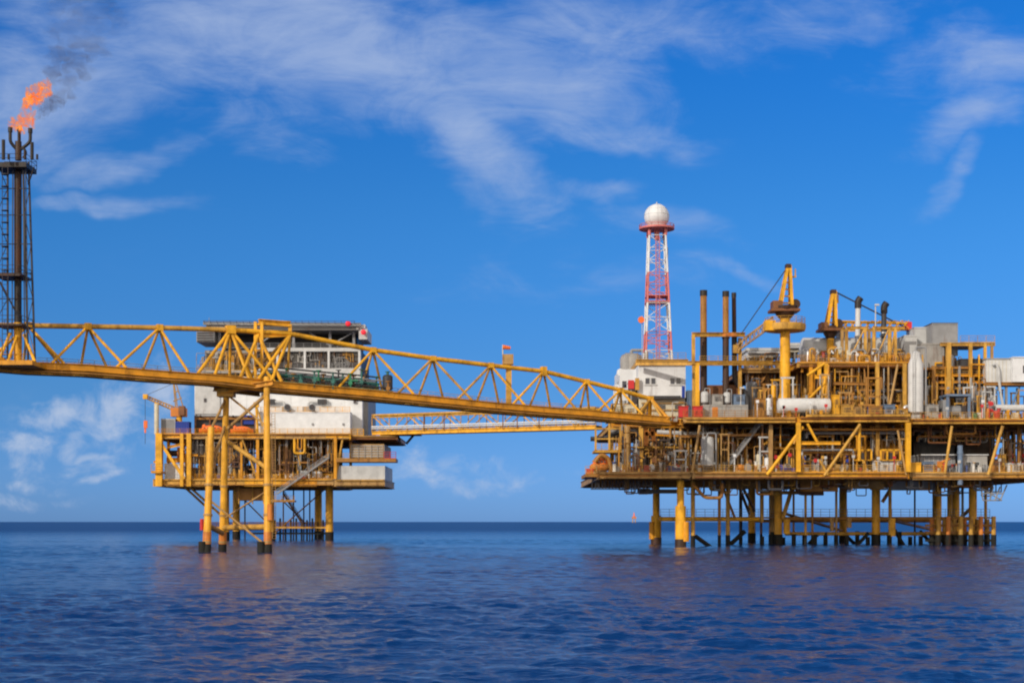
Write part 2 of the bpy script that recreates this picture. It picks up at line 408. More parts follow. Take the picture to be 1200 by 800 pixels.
# ------------------------------------------------------------------ sea
def build_sea():
    rs = [6.0]
    while rs[-1] < 420: rs.append(rs[-1] + max(.16, rs[-1]*.0042))
    while rs[-1] < 60000: rs.append(rs[-1]*1.05)
    rs = np.array(rs)
    fr = np.radians(np.arange(-27, 27.0001, .085))
    ot = np.radians(np.arange(30, 330.001, 5))
    th = np.concatenate([fr, ot])
    Rr, Tt = np.meshgrid(rs, th, indexing='ij')
    X = Rr*np.sin(Tt); Y = Rr*np.cos(Tt); Z = np.zeros_like(X)
    g = np.random.default_rng(5)
    fade = np.clip((440-Rr)/90, 0, 1)*np.clip((np.abs(np.where(Tt > math.pi, Tt-2*math.pi, Tt)) < math.radians(27.05)).astype(float), 0, 1)
    for i in range(120):
        lam = float(np.exp(g.uniform(math.log(.4), math.log(5.5))))
        k = 2*math.pi/lam; a = math.radians(188) + g.normal(0, .75)
        amp = .0088*lam**.86 * g.uniform(.5, 1.1) / 2.4
        lod = np.clip(lam/(Rr*.0042*1.6) - .5, 0, 1)
        ph = k*(X*math.sin(a)+Y*math.cos(a)) + g.uniform(0, 6.28)
        Z += amp*lod*(np.sin(ph) + .34*np.sin(2*ph+1.2) + .12*np.sin(3*ph+2.2))
    # gusts: patches of rougher and calmer water
    gust = .85 + .35*np.sin(X*.045+Y*.013+1)*np.sin(Y*.031-X*.012) + .2*np.sin(Y*.11+X*.03)
    Z = Z*fade*gust
    nr, na = X.shape
    vs = np.stack([X, Y, Z], -1).reshape(-1, 3)
    vs = np.vstack([vs, [[0, 0, 0]]])
    i, j = np.meshgrid(np.arange(nr-1), np.arange(na), indexing='ij'); j2 = (j+1) % na
    q = np.stack([i*na+j, i*na+j2, (i+1)*na+j2, (i+1)*na+j], -1).reshape(-1, 4)[:, ::-1]
    me = bpy.data.meshes.new('sea')
    tri = np.stack([np.full(na, nr*na), (np.arange(na)+1) % na, np.arange(na)], -1)
    nl = q.size + tri.size
    me.vertices.add(len(vs)); me.vertices.foreach_set('co', vs.ravel())
    me.loops.add(nl); me.loops.foreach_set('vertex_index', np.concatenate([q.ravel(), tri.ravel()]).astype(np.int32))
    me.polygons.add(len(q)+len(tri))
    me.polygons.foreach_set('loop_start', np.concatenate([np.arange(len(q))*4, len(q)*4+np.arange(len(tri))*3]).astype(np.int32))
    me.polygons.foreach_set('use_smooth', [True]*(len(q)+len(tri)))
    me.update(calc_edges=True); me.validate()
    m = bpy.data.materials.new('sea_water'); m.use_nodes = True; t = m.node_tree; L = t.links.new; b = t.nodes['Principled BSDF']
    b.inputs['Base Color'].default_value = (.004, .031, .128, 1); b.inputs['Specular IOR Level'].default_value = .5; b.inputs['IOR'].default_value = 1.333
    tc = nd(t, 'ShaderNodeTexCoord')
    vl = nd(t, 'ShaderNodeVectorMath', operation='LENGTH'); L(tc.outputs['Object'], vl.inputs[0])
    rg = nd(t, 'ShaderNodeMapRange', inp={1: 380.0, 2: 800.0, 3: .13, 4: .36}); L(vl.outputs[1], rg.inputs[0]); L(rg.outputs[0], b.inputs['Roughness'])
    def nz(scale, sx, sy, rot, det):
        mp = nd(t, 'ShaderNodeMapping'); mp.inputs['Scale'].default_value = (sx, sy, 1); mp.inputs['Rotation'].default_value = (0, 0, rot); L(tc.outputs['Object'], mp.inputs[0])
        n = nd(t, 'ShaderNodeTexNoise', inp={'Scale': scale, 'Detail': det, 'Roughness': .6}); L(mp.outputs[0], n.inputs['Vector']); return n.outputs[0]
    # chop: rougher close by and in the open sea, calmer in the lee of the platforms
    lee = nd(t, 'ShaderNodeMapRange', inp={1: 110.0, 2: 240.0, 3: 1.0, 4: .75}); L(vl.outputs[1], lee.inputs[0])
    opn = nd(t, 'ShaderNodeMapRange', inp={1: 370.0, 2: 700.0, 3: 0.0, 4: .3}); L(vl.outputs[1], opn.inputs[0])
    stq = nd(t, 'ShaderNodeMath', operation='ADD'); L(lee.outputs[0], stq.inputs[0]); L(opn.outputs[0], stq.inputs[1])
    b1 = nd(t, 'ShaderNodeBump', inp={'Distance': .05}); L(nz(2.4, .6, 1.7, .12, 4.0), b1.inputs['Height']); L(stq.outputs[0], b1.inputs['Strength'])
    b2 = nd(t, 'ShaderNodeBump', inp={'Distance': .16}); L(nz(.8, .6, 1.6, .1, 3.0), b2.inputs['Height']); L(stq.outputs[0], b2.inputs['Strength']); L(b1.outputs[0], b2.inputs['Normal'])
    L(b2.outputs[0], b.inputs['Normal'])
    me.materials.append(m)
    o = bpy.data.objects.new('sea', me); col.objects.link(o); o['kind'] = 'structure'
build_sea()

# ------------------------------------------------------------------ flare bridge, its supports, the flare tower
def xy_dir(a, b):
    d = V(b.x-a.x, b.y-a.y, 0).normalized(); return d, V(-d.y, d.x, 0)

def build_flare_bridge():
    root = thing('truss_bridge', 'long yellow triangular truss bridge carrying pipes from the flare tower to the large platform', 'bridge', (-41, 214, 24))
    W = 5.2
    # depth of the near bottom chord as a function of photo column
    def DN(px):
        pts = [(-110, 196.5), (33, 203), (265, 214), (785, 250)]
        for (a, da), (b, db) in zip(pts[:-1], pts[1:]):
            if px <= b: break
        # straight line in plan: interpolate in world space
        A = V((a-600)/F*da, da, 0); B = V((b-600)/F*db, db, 0)
        k = (px-600)/F
        # A + t(B-A): x = k*y
        t = (k*A.y-A.x)/((B.x-A.x)-k*(B.y-A.y)); return A.y+t*(B.y-A.y)
    def near(px, py): return P(px, py, DN(px))
    # chord heights (photo rows, at the near bottom chord's middle)
    bot = [(-110, 414), (0, 424), (33, 427), (103, 430), (187, 437), (250, 441), (315, 449), (430, 459), (520, 468), (600, 476), (700, 483.5), (785, 491)]
    def by(px): return float(np.interp(px, [b[0] for b in bot], [b[1] for b in bot]))
    tri = {}
    def perp_at(px): return V(-.45, .893, 0) if px < 270 else V(-.471, .882, 0)
    def nearb(px): return near(px, by(px))
    def farb(px): return nearb(px) + perp_at(px)*W
    def topn(px, py):
        # crown chord runs above the middle of the deck
        n = nearb(px); c = n + perp_at(px)*(W/2)
        D = c.y; x = c.x; px2 = 600 + x/D*F
        # shift along the bridge so that it stands at the wanted column
        d = V(.893, .45, 0) if px < 270 else V(.882, .471, 0)
        k = (px-600)/F; t = (k*c.y-c.x)/(d.x-k*d.y); c = c + d*t
        return V(c.x, c.y, H+(HY-py)/F*c.y)
    # --- bottom chords
    xs = [-110, 33, 103, 187, 262]
    xr = [262, 315, 355, 437, 507, 575, 637, 687, 727, 762, 785]
    for fn, nm in ((nearb, 'bottom_chord'), (farb, 'bottom_chord')):
        for seq in (xs, xr):
            m = MB()
            for a, b in zip(seq[:-1], seq[1:]): m.hbeam(fn(a)+V(0,0,-.1), fn(b)+V(0,0,-.1), .55, 1.0)
            part(nm, m, 'deep_yellow', root)
    # --- top chord
    tl = [(-110, 379.5), (33, 381.5), (103, 382.5), (187, 384), (270, 386.5)]
    tr = [(340, 391), (437, 410), (507, 420), (575, 428), (637, 435), (687, 447), (727, 457), (762, 467)]
    m = MB()
    for (a, b) in zip(tl[:-1], tl[1:]): m.tube(topn(*a), topn(*b), .36, n=12)
    part('top_chord', m, 'gold', root)
    m = MB(); trp = [topn(*a) for a in tr]
    for a, b in zip(trp[:-1], trp[1:]): m.tube(a, b, .36, n=12)
    m.tube(topn(270, 386.5), trp[0], .36, n=12)
    part('top_chord', m, 'yellow', root)
    # end raker down to the landing
    m = MB(); m.tube(trp[-1], nearb(783), .34); m.tube(trp[-1], farb(781), .34); part('end_brace', m, 'deep_yellow', root)
    # --- braces
    def web(node, nx0, nx1, fx0, fx1, r=.2):
        for x in (nx0, nx1): part('brace', MB().tube(node, nearb(x)+V(0,0,.35), r), 'gold' if R.random() < .4 else 'yellow', root)
        for x in (fx0, fx1): part('brace', MB().tube(node, farb(x)+V(0,0,.35), r), 'gold', root)
    for (px, py), sp in zip(tl[1:4], ((-44, 42, -17, 30), (-42, 45, -18, 15), (-50, 34, -29, 7))):
        n = topn(px, py); web(n, px+sp[0], px+sp[1], px+sp[2]+18, px+sp[3]+18)
        part('node_gusset', MB().cbox(n, .9, .9, .9, .46), 'yellow', root)
    web(topn(-40, 380.5), -85, 5, -40, 8)
    for (px, py), sp in zip(tr[1:], ((-40, 48, -14, 14), (-40, 46, -15, 16), (-38, 40, -14, 14), (-36, 38, -13, 13), (-26, 30, -3, 9), (-26, 26, -4, 8), (-14, 13, -6, 6))):
        n = topn(px, py); web(n, px+sp[0], px+sp[1], px+sp[2]+14, px+sp[3]+14)
        part('node_gusset', MB().cbox(n, .85, .85, .8 if px != 637 else 1.5, .49), 'yellow', root)
    # --- junction tower over the support: posts and cross beams
    pn, pf = nearb(268), farb(268)
    t0 = topn(270, 386.5)
    for x in (232, 252, 292, 322): part('brace', MB().tube(t0, nearb(x)+V(0,0,.3), .24), 'yellow', root)
    for x in (262, 282, 312): part('brace', MB().tube(t0, farb(x)+V(0,0,.3), .22), 'yellow', root)
    part('node_gusset', MB().cbox(t0, 1.3, 1.3, 1.2, .46), 'yellow', root)
    q0, q1 = topn(303, 377), topn(340, 380)
    m = MB(); b0 = nearb(303)+perp_at(303)*2.6
    m.beam(V(q0.x-.45, q0.y, b0.z), V(q0.x-.45, q0.y, q0.z), .42, .5); m.beam(V(q0.x+.5, q0.y, b0.z), V(q0.x+.5, q0.y, q0.z), .42, .5)
    for z in np.linspace(b0.z+1, q0.z-.5, 7): m.box(q0.x-.6, q0.x+.6, q0.y-.12, q0.y+.12, z, z+.25)
    part('junction_post', m, 'yellow', root)
    m = MB(); m.hbeam(q0, q1, .7, .8); m.hbeam(topn(303, 393), topn(340, 391), .7, .8); m.beam(q1, topn(340, 391), .5, .5); part('junction_beam', m, 'yellow', root)
    for (a, b) in (((340, 392), 303), ((340, 392), 318), ((303, 392), 282), ((303, 394), 330)):
        part('brace', MB().tube(topn(*a), nearb(b)+V(0,0,.4), .26), 'yellow', root)
    for x in (300, 330, 350): part('brace', MB().tube(topn(340, 392), farb(x)+V(0,0,.4), .2), 'gold', root)
    # --- deck, cross beams, rails, pipes
    allx = list(range(-110, 262, 23)) + list(range(262, 786, 22))
    m = MB()
    for x in allx: m.hbeam(nearb(x)+V(0,0,-.35), farb(x)+V(0,0,-.35), .35, .5)
    part('cross_beam', m, 'ochre_brown', root)
    for a, b in ((-110, 262), (262, 785)):
        m = MB(); A, B, C_, D_ = nearb(a), nearb(b), farb(b), farb(a); k = .3; up = V(0,0,-.02)
        n = 10; xx = np.linspace(a, b, n+1)
        for u, w in zip(xx[:-1], xx[1:]):
            p = [nearb(u)*.72+farb(u)*.28, nearb(w)*.72+farb(w)*.28, nearb(w)*.05+farb(w)*.95, nearb(u)*.05+farb(u)*.95]
            vs = [q+up for q in p]+[q+up-V(0,0,.07) for q in p]
            m.add(vs, [(0,1,2,3),(7,6,5,4),(0,4,5,1),(1,5,6,2),(2,6,7,3),(3,7,4,0)])
        part('walkway_grating', m, 'deck_plate', root)
        for fr in (.3, .94):
            part('handrail', MB().rail([nearb(x)*(1-fr)+farb(x)*fr for x in xx], 1.15, 2.4, .04), 'grey' if a < 0 else 'gold', root)
        # pipes along the bottom, near side
        for (fr, dz, r, mt) in ((-.05, -.92, .16, 'ochre_brown'), (.04, -1.05, .22, 'deep_yellow'), (.14, .22, .24, 'gold'), (.22, -.95, .14, 'rust'), (.5, -.9, .26, 'ochre_brown'), (.75, -.9, .2, 'rust')):
            xx2 = np.linspace(a, b, 24)
            part('pipe', MB().path([nearb(x)*(1-fr)+farb(x)*fr+V(0,0,dz) for x in xx2], r), mt, root)
    # pipe hangers under the chord, the bright little blocks in the photo
    for x in (55, 92, 128, 165, 206, 480, 497, 551, 610, 668, 720):
        c = nearb(x)*.9+farb(x)*.1+V(0,0,-1.0); part('pipe_hanger', MB().cbox(c, 1.5, 1.1, .5, .46), 'yellow', root)
    # teal valve skid and cable trays over the middle
    for k in range(9):
        fr = .02+.09*k; dz = .4+.55*(k % 5)
        x0, x1 = 305+R.randint(0, 20), 462-R.randint(0, 14)
        part('pipe', MB().path([nearb(x)*(1-fr)+farb(x)*fr+V(0,0,dz) for x in np.linspace(x0, x1, 7)], .13), ('teal', 'dark_steel', 'teal', 'grey', 'dark_steel')[k % 5], root)
    for k in range(20):
        x = 318+7.2*k; fr = R.uniform(-.02, .4); c = nearb(x)*(1-fr)+farb(x)*fr
        mm = MB(); h = R.uniform(1.6, 3.4)
        mm.tube(c, c+V(0,0,h), .13); mm.tube(c+V(0,0,h*.6), c+V(R.uniform(-1.2, 1.2), -.1, h*.6), .12)
        mm.lathe(c+V(0,0,h), [(.42, -.05), (.42, .05)], 12); mm.cbox(c+V(0,0,h*.45), .55, .5, .5)
        part('valve', mm, ('teal', 'dark_steel', 'teal', 'green', 'ochre_brown')[k % 5], root)
    return root, nearb, farb, topn
fb, NB, FB, TN = build_flare_bridge()

# dark upright drum on the bridge deck
def drum_on_bridge():
    c = NB(459)*.7+FB(459)*.3
    t = thing('scrubber_drum', 'small dark upright drum standing on the truss bridge beside the teal pipes', 'drum', c)
    part('drum_shell', MB().lathe(c+V(0,0,.7), [(.0001, 0), (.6, .12), (.78, .3), (.78, 2.1), (.55, 2.35), (.0001, 2.45)], 20), 'dark_steel', t)
    for a in range(3): part('leg', MB().tube(c+V(.55*math.cos(a*2.1), .55*math.sin(a*2.1), 0), c+V(.55*math.cos(a*2.1), .55*math.sin(a*2.1), 1), .08), 'dark_steel', t)
    part('top_valve', MB().tube(c+V(0,0,3.0), c+V(0,0,3.5), .2).lathe(c+V(0,0,3.5), [(.4, 0), (.4, .1)], 12), 'teal', t)
drum_on_bridge()

# cream navigation post with a windsock on the bridge
def nav_post():
    c = FB(607)*.6+NB(607)*.4
    t = thing('beacon_post', 'pale yellow boxed post with an orange pennant rising behind the middle of the truss bridge', 'beacon', c)
    D = c.y; s = lambda w: S(w, D)
    zt = lambda py: H+(HY-py)/F*D
    part('post', MB().box(c.x-s(3.4), c.x+s(3.4), D-.45, D+.45, c.z, zt(426)), 'gold', t)
    part('head', MB().box(c.x-s(7.5), c.x+s(5.5), D-.8, D+.8, zt(427), zt(415.5)), 'tan', t)
    part('flag_pole', MB().tube(V(c.x-s(7), D, zt(416)), V(c.x-s(7), D, zt(404)), .09), 'cream', t)
    m = MB(); a = V(c.x-s(7), D, zt(406.5)); m.tube(a, a+V(s(9), .2, -.15), .38, .26)
    part('pennant', m, 'orange', t)
nav_post()

def bridge_support():
    D = 214
    root = thing('bridge_support', 'tall yellow three legged pile support standing in the sea under the truss bridge', 'bridge support', (P(265, 640, D).x, 216, 0))
    def leg(px0, py0, px1, D0, D1, ztop, w, bend=None):
        a = V((px0-600)/F*D0, D0, -3); tp = V((px1-600)/F*D1, D1, ztop)
        def atz(z): return a.lerp(tp, (z+3)/(ztop+3))
        r = S(w, D0)/2
        l = part('leg', MB().tube(a, tp, r, r*.80, 20), 'leg_yellow', root)
        part('splash_coating', MB().tube(atz(-2.5), atz(1.15), r*1.09, n=20), 'fouling', l)
        part('splash_coating', MB().tube(atz(1.15), atz(2.9), r*1.03, n=20), 'primer_orange', l)
        for z in (1.3, 5.2, 9.5): part('ring_clamp', MB().tube(atz(z), atz(z+.3), r*1.13, n=20), 'tan', l)
        return atz
    A = leg(241, 648, 247.5, 212, 215, H+(HY-500)/F*214, 9.6)
    B = leg(260, 645, 265.5, 221, 218, NB(265).z-.3, 8.8)
    C = leg(314, 648, 312.5, 212, 216, NB(313).z+.8, 9.2)
    # sleeve stubs beside the left and right piles
    for at, sx in ((A, -.55), (C, -.95)):
        m = MB(); b = at(.0)+V(sx, -.2, 0); m.tube(V(b.x, b.y, -2), V(b.x, b.y, 1.6), .55, n=14); part('bumper_pile', m, 'fouling', root)
    part('bumper', MB().tube(A(4.2)+V(-.8, -.2, -1.0), A(4.2)+V(-.78, -.2, .6), .26, n=12), 'red', root)
    part('bumper', MB().tube(C(5.6)+V(.5, -.75, -1.0), C(5.6)+V(.5, -.75, 1.3), .4, n=12), 'primer_orange', root)
    def br(p, q, r, mt='gold'): part('brace', MB().tube(p, q, r, n=12), mt, root)
    zz = lambda py, D=216: H+(HY-py)/F*D
    br(B(zz(514)), C(zz(549)), .34); br(B(zz(494)), A(zz(560)), .18, 'tan')
    br(B(zz(618)), C(zz(617)), .42); br(A(zz(615)), B(zz(625)), .38, 'tan')
    br(A(zz(503)), B(zz(465)), .2, 'tan'); br(B(zz(500)), A(zz(545)), .15, 'tan')
    br(B(zz(503)), C(zz(462)), .26, 'tan'); br(B(zz(460)), C(zz(500)), .16, 'tan')
    br(A(zz(585)), C(zz(640)), .16, 'tan')
    br(C(zz(575)), B(zz(608)), .14, 'tan')
    part('cap_beam', MB().hbeam(B(zz(458))+V(-1, -.6, 0), C(zz(452))+V(1, -.6, .4), .8, .8), 'deep_yellow', root)
    part('cap_beam', MB().hbeam(FB(262)+V(0,0,-1.1), FB(318)+V(0,0,-1.1), .8, .8), 'deep_yellow', root)
    part('bearing_block', MB().cbox(B(zz(459)), 2.4, 2.2, 1.1), 'gold', root)
    part('access_ladder', MB().ladder(C(2)+V(.95, -.2, 0), C(20)+V(.95, -.2, 0), .5), 'tan', root)
bridge_support()

def flare_tower():
    D = 200.0
    base = P(22, 424, D)
    root = thing('flare_tower', 'tall dark steel flare tower with a burning tip on the truss bridge end', 'flare tower', base)
    s = lambda w: S(w, D)
    def pt(px, py, d=0): return P(px, py, D+d) if d == 0 else P(600+(px-600)*(D/(D+d))*1.0, HY+(py-HY)*(D/(D+d)), D+d)
    w = lambda px, py, dy: P(px, py, D+dy)       # dy metres behind the tower's near face
    # stack riser
    part('riser', MB().tube(w(21, 424, 1.6), w(21, 196, 1.6), s(8.5)/2, n=18), 'soot', root)
    part('riser_sleeve', MB().tube(w(21, 424, 1.6), w(21, 378, 1.6), s(9.4)/2, n=18), 'yellow', root)
    part('riser_sleeve', MB().tube(w(21, 330, 1.6), w(21, 196, 1.6), s(8.8)/2, n=18), 'dark_rust', root)
    part('flare_tip', MB().tube(w(21.5, 188, 1.6), w(21.5, 166, 1.6), s(7.5)/2, n=18), 'dark_rust', root)
    # three horns
    for (x, yt, dy) in ((12, 150, 1.2), (22.5, 149, 2.8), (35.5, 151, 1.4)):
        m = MB(); m.path([w(21.5, 177, 1.6), w((21.5+x*1.6)/2.6, 171, (1.6+dy)/2), w(x, 166, dy), w(x, yt, dy)], s(3.9)/2, 12)
        m.tube(w(x, yt+5, dy), w(x, yt-.5, dy), s(5.2)/2, n=14)
        part('flare_horn', m, 'soot', root)
    # rectangular four leg lattice
    legs = [((-4, 190), (-8, 424), -.4), ((33.5, 190), (41, 424), 2.2), ((9, 190), (9, 424), 3.2), ((27, 190), (33, 424), .6)]
    at = lambda L, py: w(L[0][0]+(L[1][0]-L[0][0])*(py-190)/234, py, L[2])
    for L in legs: part('leg', MB().tube(at(L, 424), at(L, 190), .15, n=8), 'dark_steel', root)
    ys = [190, 221, 252, 286, 320, 350, 380, 415]
    for i, (a, b) in enumerate(zip(ys[:-1], ys[1:])):
        m = MB()
        for (p, q) in ((0, 1), (1, 3), (3, 2), (2, 0)):
            m.tube(at(legs[p], b), at(legs[q], b), .07, n=6)
            if p in (1, 2):
                if i % 2: m.tube(at(legs[p], a), at(legs[q], b), .055, n=6)
                else: m.tube(at(legs[q], a), at(legs[p], b), .055, n=6)
        part('lattice_bracing', m, 'dark_steel' if b < 381 else 'gold', root)
    for (py, x0, x1, t) in ((190, -8, 43, 5.5), (320, -8, 36.5, 3), (379, -8, 38, 2)):
        m = MB(); a = w(x0, py, -.8); b = w(x1, py, 3.6); m.box(a.x, b.x, a.y, b.y, a.z-s(t), a.z); 
        part('platform_deck', m, 'soot' if py < 300 else 'dark_rust', root)
        part('handrail', MB().rail([V(a.x, a.y, a.z), V(b.x, a.y, a.z), V(b.x, b.y, a.z), V(a.x, b.y, a.z)], 1.1, 2.2, .04, 1, False), 'soot' if py < 300 else 'dark_steel', root)
    # corner posts (shields) above the top deck
    for (x, yt) in ((4, 164), (37.5, 167), (43.5, 181), (10, 181), (29, 177)): part('pilot_post', MB().tube(w(x, 187, -1.8), w(x, yt, -1.8), .24 if yt < 170 else .16, n=8), 'soot', root)
    part('pilot_pipe', MB().path([w(27, 185, 0), w(31, 180, 0), w(29, 175, 0), w(25, 174, .5)], .16), 'soot', root)
    m = MB().ladder(w(6, 420, -2.2), w(6, 196, -2.2), .75, r=.05, step=.8)
    for py in range(205, 330, 14): m.lathe(w(6, py, -2.5), [(.5, 0), (.5, .06)], 12)
    part('caged_ladder', m, 'dark_steel', root)
    for (x0, x1, dy) in ((27, 29, .6), (30, 33, .2), (15, 14, .8)): part('pilot_line', MB().tube(w(x1, 420, dy), w(x0, 196, dy), .08, n=6), 'dark_steel', root)
    for (p, q) in (((0, 330), (22, 372)), ((40, 196), (33, 216))): part('stay', MB().tube(w(*p, -1), w(*q, 1), .11, n=6), 'dark_steel', root)
    for (p, q) in (((-2, 424), (12, 390)), ((41, 424), (28, 392)), ((9, 424), (20, 394))): part('foot_brace', MB().tube(w(*p, -1), w(*q, 1), .2, n=8), 'yellow', root)
    part('base_frame', MB().box(w(-8, 0, 0).x, w(44, 0, 0).x, D-2.2, D+5, base.z-.6, base.z), 'deep_yellow', root)
    return root
flare_tower()

def flame_mesh(name, lumps, seed, sub=3, rough=.35):
    bm = bmesh.new()
    for i, (c, rx, ry, rz) in enumerate(lumps):
        r = bmesh.ops.create_icosphere(bm, subdivisions=sub, radius=1.0)
        for v in r['verts']:
            d = v.co.copy(); n = mnoise.fractal(d*1.6+V(seed+i*7.3, i*3.1, 0), 1.0, 2.0, 4)
            k = 1+rough*n*2
            v.co = V(c[0]+d.x*rx*k, c[1]+d.y*ry*k, c[2]+d.z*rz*k)
    me = bpy.data.meshes.new(name); bm.to_mesh(me); bm.free()
    me.polygons.foreach_set('use_smooth', [True]*len(me.polygons))
    return me
def build_fire():
    D = 201.5
    L = []
    def b(px, py, rx, rz, dy=0): L.append((P(px, py, D+dy), S(rx, D), S(rx, D)*.8, S(rz, D)))
    for a in ((12, 148, 3.2, 4.2), (18, 146.5, 4.2, 4), (24, 146, 4.5, 6.5), (31, 146, 4.6, 6.5), (36, 142, 4.2, 8), (28, 141, 5, 4.5), (33, 136, 3, 6),
              (30, 134, 3.6, 5), (29, 127, 4.0, 7.5), (31, 122, 4, 5), (48, 110, 5, 5), (57, 101, 2.6, 4.5), (24, 138, 2.5, 6), (15, 141, 2.2, 5), (33, 118, 5.5, 7), (39, 117, 7, 5.5), (44, 113, 6.5, 5), (46, 106, 4, 5.5), (53, 107, 4.6, 7), (54, 100, 3.2, 5), (36, 109, 3.6, 5.5), (41, 103, 3, 3.5)): b(*a)
    me = flame_mesh('flame', L, 3.0, 4, .7)
    m = bpy.data.materials.new('fire'); m.use_nodes = True; t = m.node_tree; t.nodes.clear(); K = t.links.new
    out = nd(t, 'ShaderNodeOutputMaterial'); em = nd(t, 'ShaderNodeEmission'); ab = nd(t, 'ShaderNodeVolumeAbsorption'); ad = nd(t, 'ShaderNodeAddShader')
    tc = nd(t, 'ShaderNodeTexCoord'); n = nd(t, 'ShaderNodeTexNoise', inp={'Scale': .95, 'Detail': 5.0, 'Roughness': .6, 'Distortion': 1.0}); K(tc.outputs['Object'], n.inputs['Vector'])
    mr = nd(t, 'ShaderNodeMapRange', inp={1: .39, 2: .64, 3: .0, 4: 3.2}); K(n.outputs[0], mr.inputs[0])
    cr = nd(t, 'ShaderNodeMix', data_type='RGBA'); cr.inputs[6].default_value = (1, .15, .010, 1); cr.inputs[7].default_value = (1, .60, .22, 1)
    m2 = nd(t, 'ShaderNodeMapRange', inp={1: .50, 2: .68, 3: 0, 4: 1}); K(n.outputs[0], m2.inputs[0]); K(m2.outputs[0], cr.inputs[0]); K(cr.outputs[2], em.inputs[0])
    K(mr.outputs[0], em.inputs[1]); ab.inputs[0].default_value = (.75, .45, .08, 1); m3 = nd(t, 'ShaderNodeMath', operation='MULTIPLY'); K(mr.outputs[0], m3.inputs[0]); m3.inputs[1].default_value = 2.2; K(m3.outputs[0], ab.inputs[1])
    K(em.outputs[0], ad.inputs[0]); K(ab.outputs[0], ad.inputs[1]); K(ad.outputs[0], out.inputs['Volume'])
    me.materials.append(m)
    o = bpy.data.objects.new('flame', me); col.objects.link(o)
    o['label'] = 'ragged orange gas flame burning above the flare tower tip'; o['category'] = 'flame'; o['kind'] = 'thing'
    # smoke
    L = []
    for (px, py, rx, rz) in ((44, 136, 7, 6), (50, 130, 8, 8), (58, 124, 10, 8), (66, 118, 12, 9), (74, 110, 12, 9), (80, 98, 13, 11), (72, 88, 18, 11), (88, 82, 20, 13), (82, 68, 26, 12), (96, 52, 30, 13), (88, 36, 34, 13), (112, 22, 38, 14), (96, 6, 44, 14)): 
        L.append((P(px, py, 204), S(rx, 204), S(rx, 204)*.8, S(rz, 204)))
    me = flame_mesh('smoke', L, 9.0, 3, .3)
    m = bpy.data.materials.new('smoke_air'); m.use_nodes = True; t = m.node_tree; t.nodes.clear(); K = t.links.new
    out = nd(t, 'ShaderNodeOutputMaterial'); pv = nd(t, 'ShaderNodeVolumePrincipled'); pv.inputs['Color'].default_value = (.20, .17, .16, 1)
    tc = nd(t, 'ShaderNodeTexCoord'); n = nd(t, 'ShaderNodeTexNoise', inp={'Scale': .42, 'Detail': 6.0, 'Roughness': .6, 'Distortion': .8}); K(tc.outputs['Object'], n.inputs['Vector'])
    mr = nd(t, 'ShaderNodeMapRange', inp={1: .36, 2: .80, 3: .0, 4: 1.0}); K(n.outputs[0], mr.inputs[0])
    sp = nd(t, 'ShaderNodeSeparateXYZ'); K(tc.outputs['Object'], sp.inputs[0])
    z0, z1 = P(0, 140, 204).z, P(0, 40, 204).z
    fz = nd(t, 'ShaderNodeMapRange', inp={1: z0, 2: z1, 3: .9, 4: .10}); K(sp.outputs[2], fz.inputs[0])
    mu = nd(t, 'ShaderNodeMath', operation='MULTIPLY'); K(mr.outputs[0], mu.inputs[0]); K(fz.outputs[0], mu.inputs[1]); K(mu.outputs[0], pv.inputs['Density'])
    K(pv.outputs[0], out.inputs['Volume'])
    me.materials.append(m); o = bpy.data.objects.new('smoke', me); col.objects.link(o); o['kind'] = 'stuff'
build_fire()

# left end support of the flare tower, just outside the picture, so that the bridge stands on something
def tower_support():
    root = thing('bridge_support', 'steel pile support at the far end of the truss bridge beneath the flare tower', 'bridge support', (-82, 200, 0))
    for (x, y) in ((-80, 197), (-85, 201), (-79.5, 203)):
        tp = NB(-95)*.5+FB(-95)*.5
        part('leg', MB().tube(V(x, y, -3), V(tp.x+(x+82)*.5, tp.y+(y-200)*.6, NB(-95).z-.7), .75, n=16), 'gold', root)
tower_support()

# ------------------------------------------------------------------ accommodation platform (behind the bridge)
DA = 345.0
def wz(py, D): return H+(HY-py)/F*D
def wx(px, D): return (px-600)/F*D

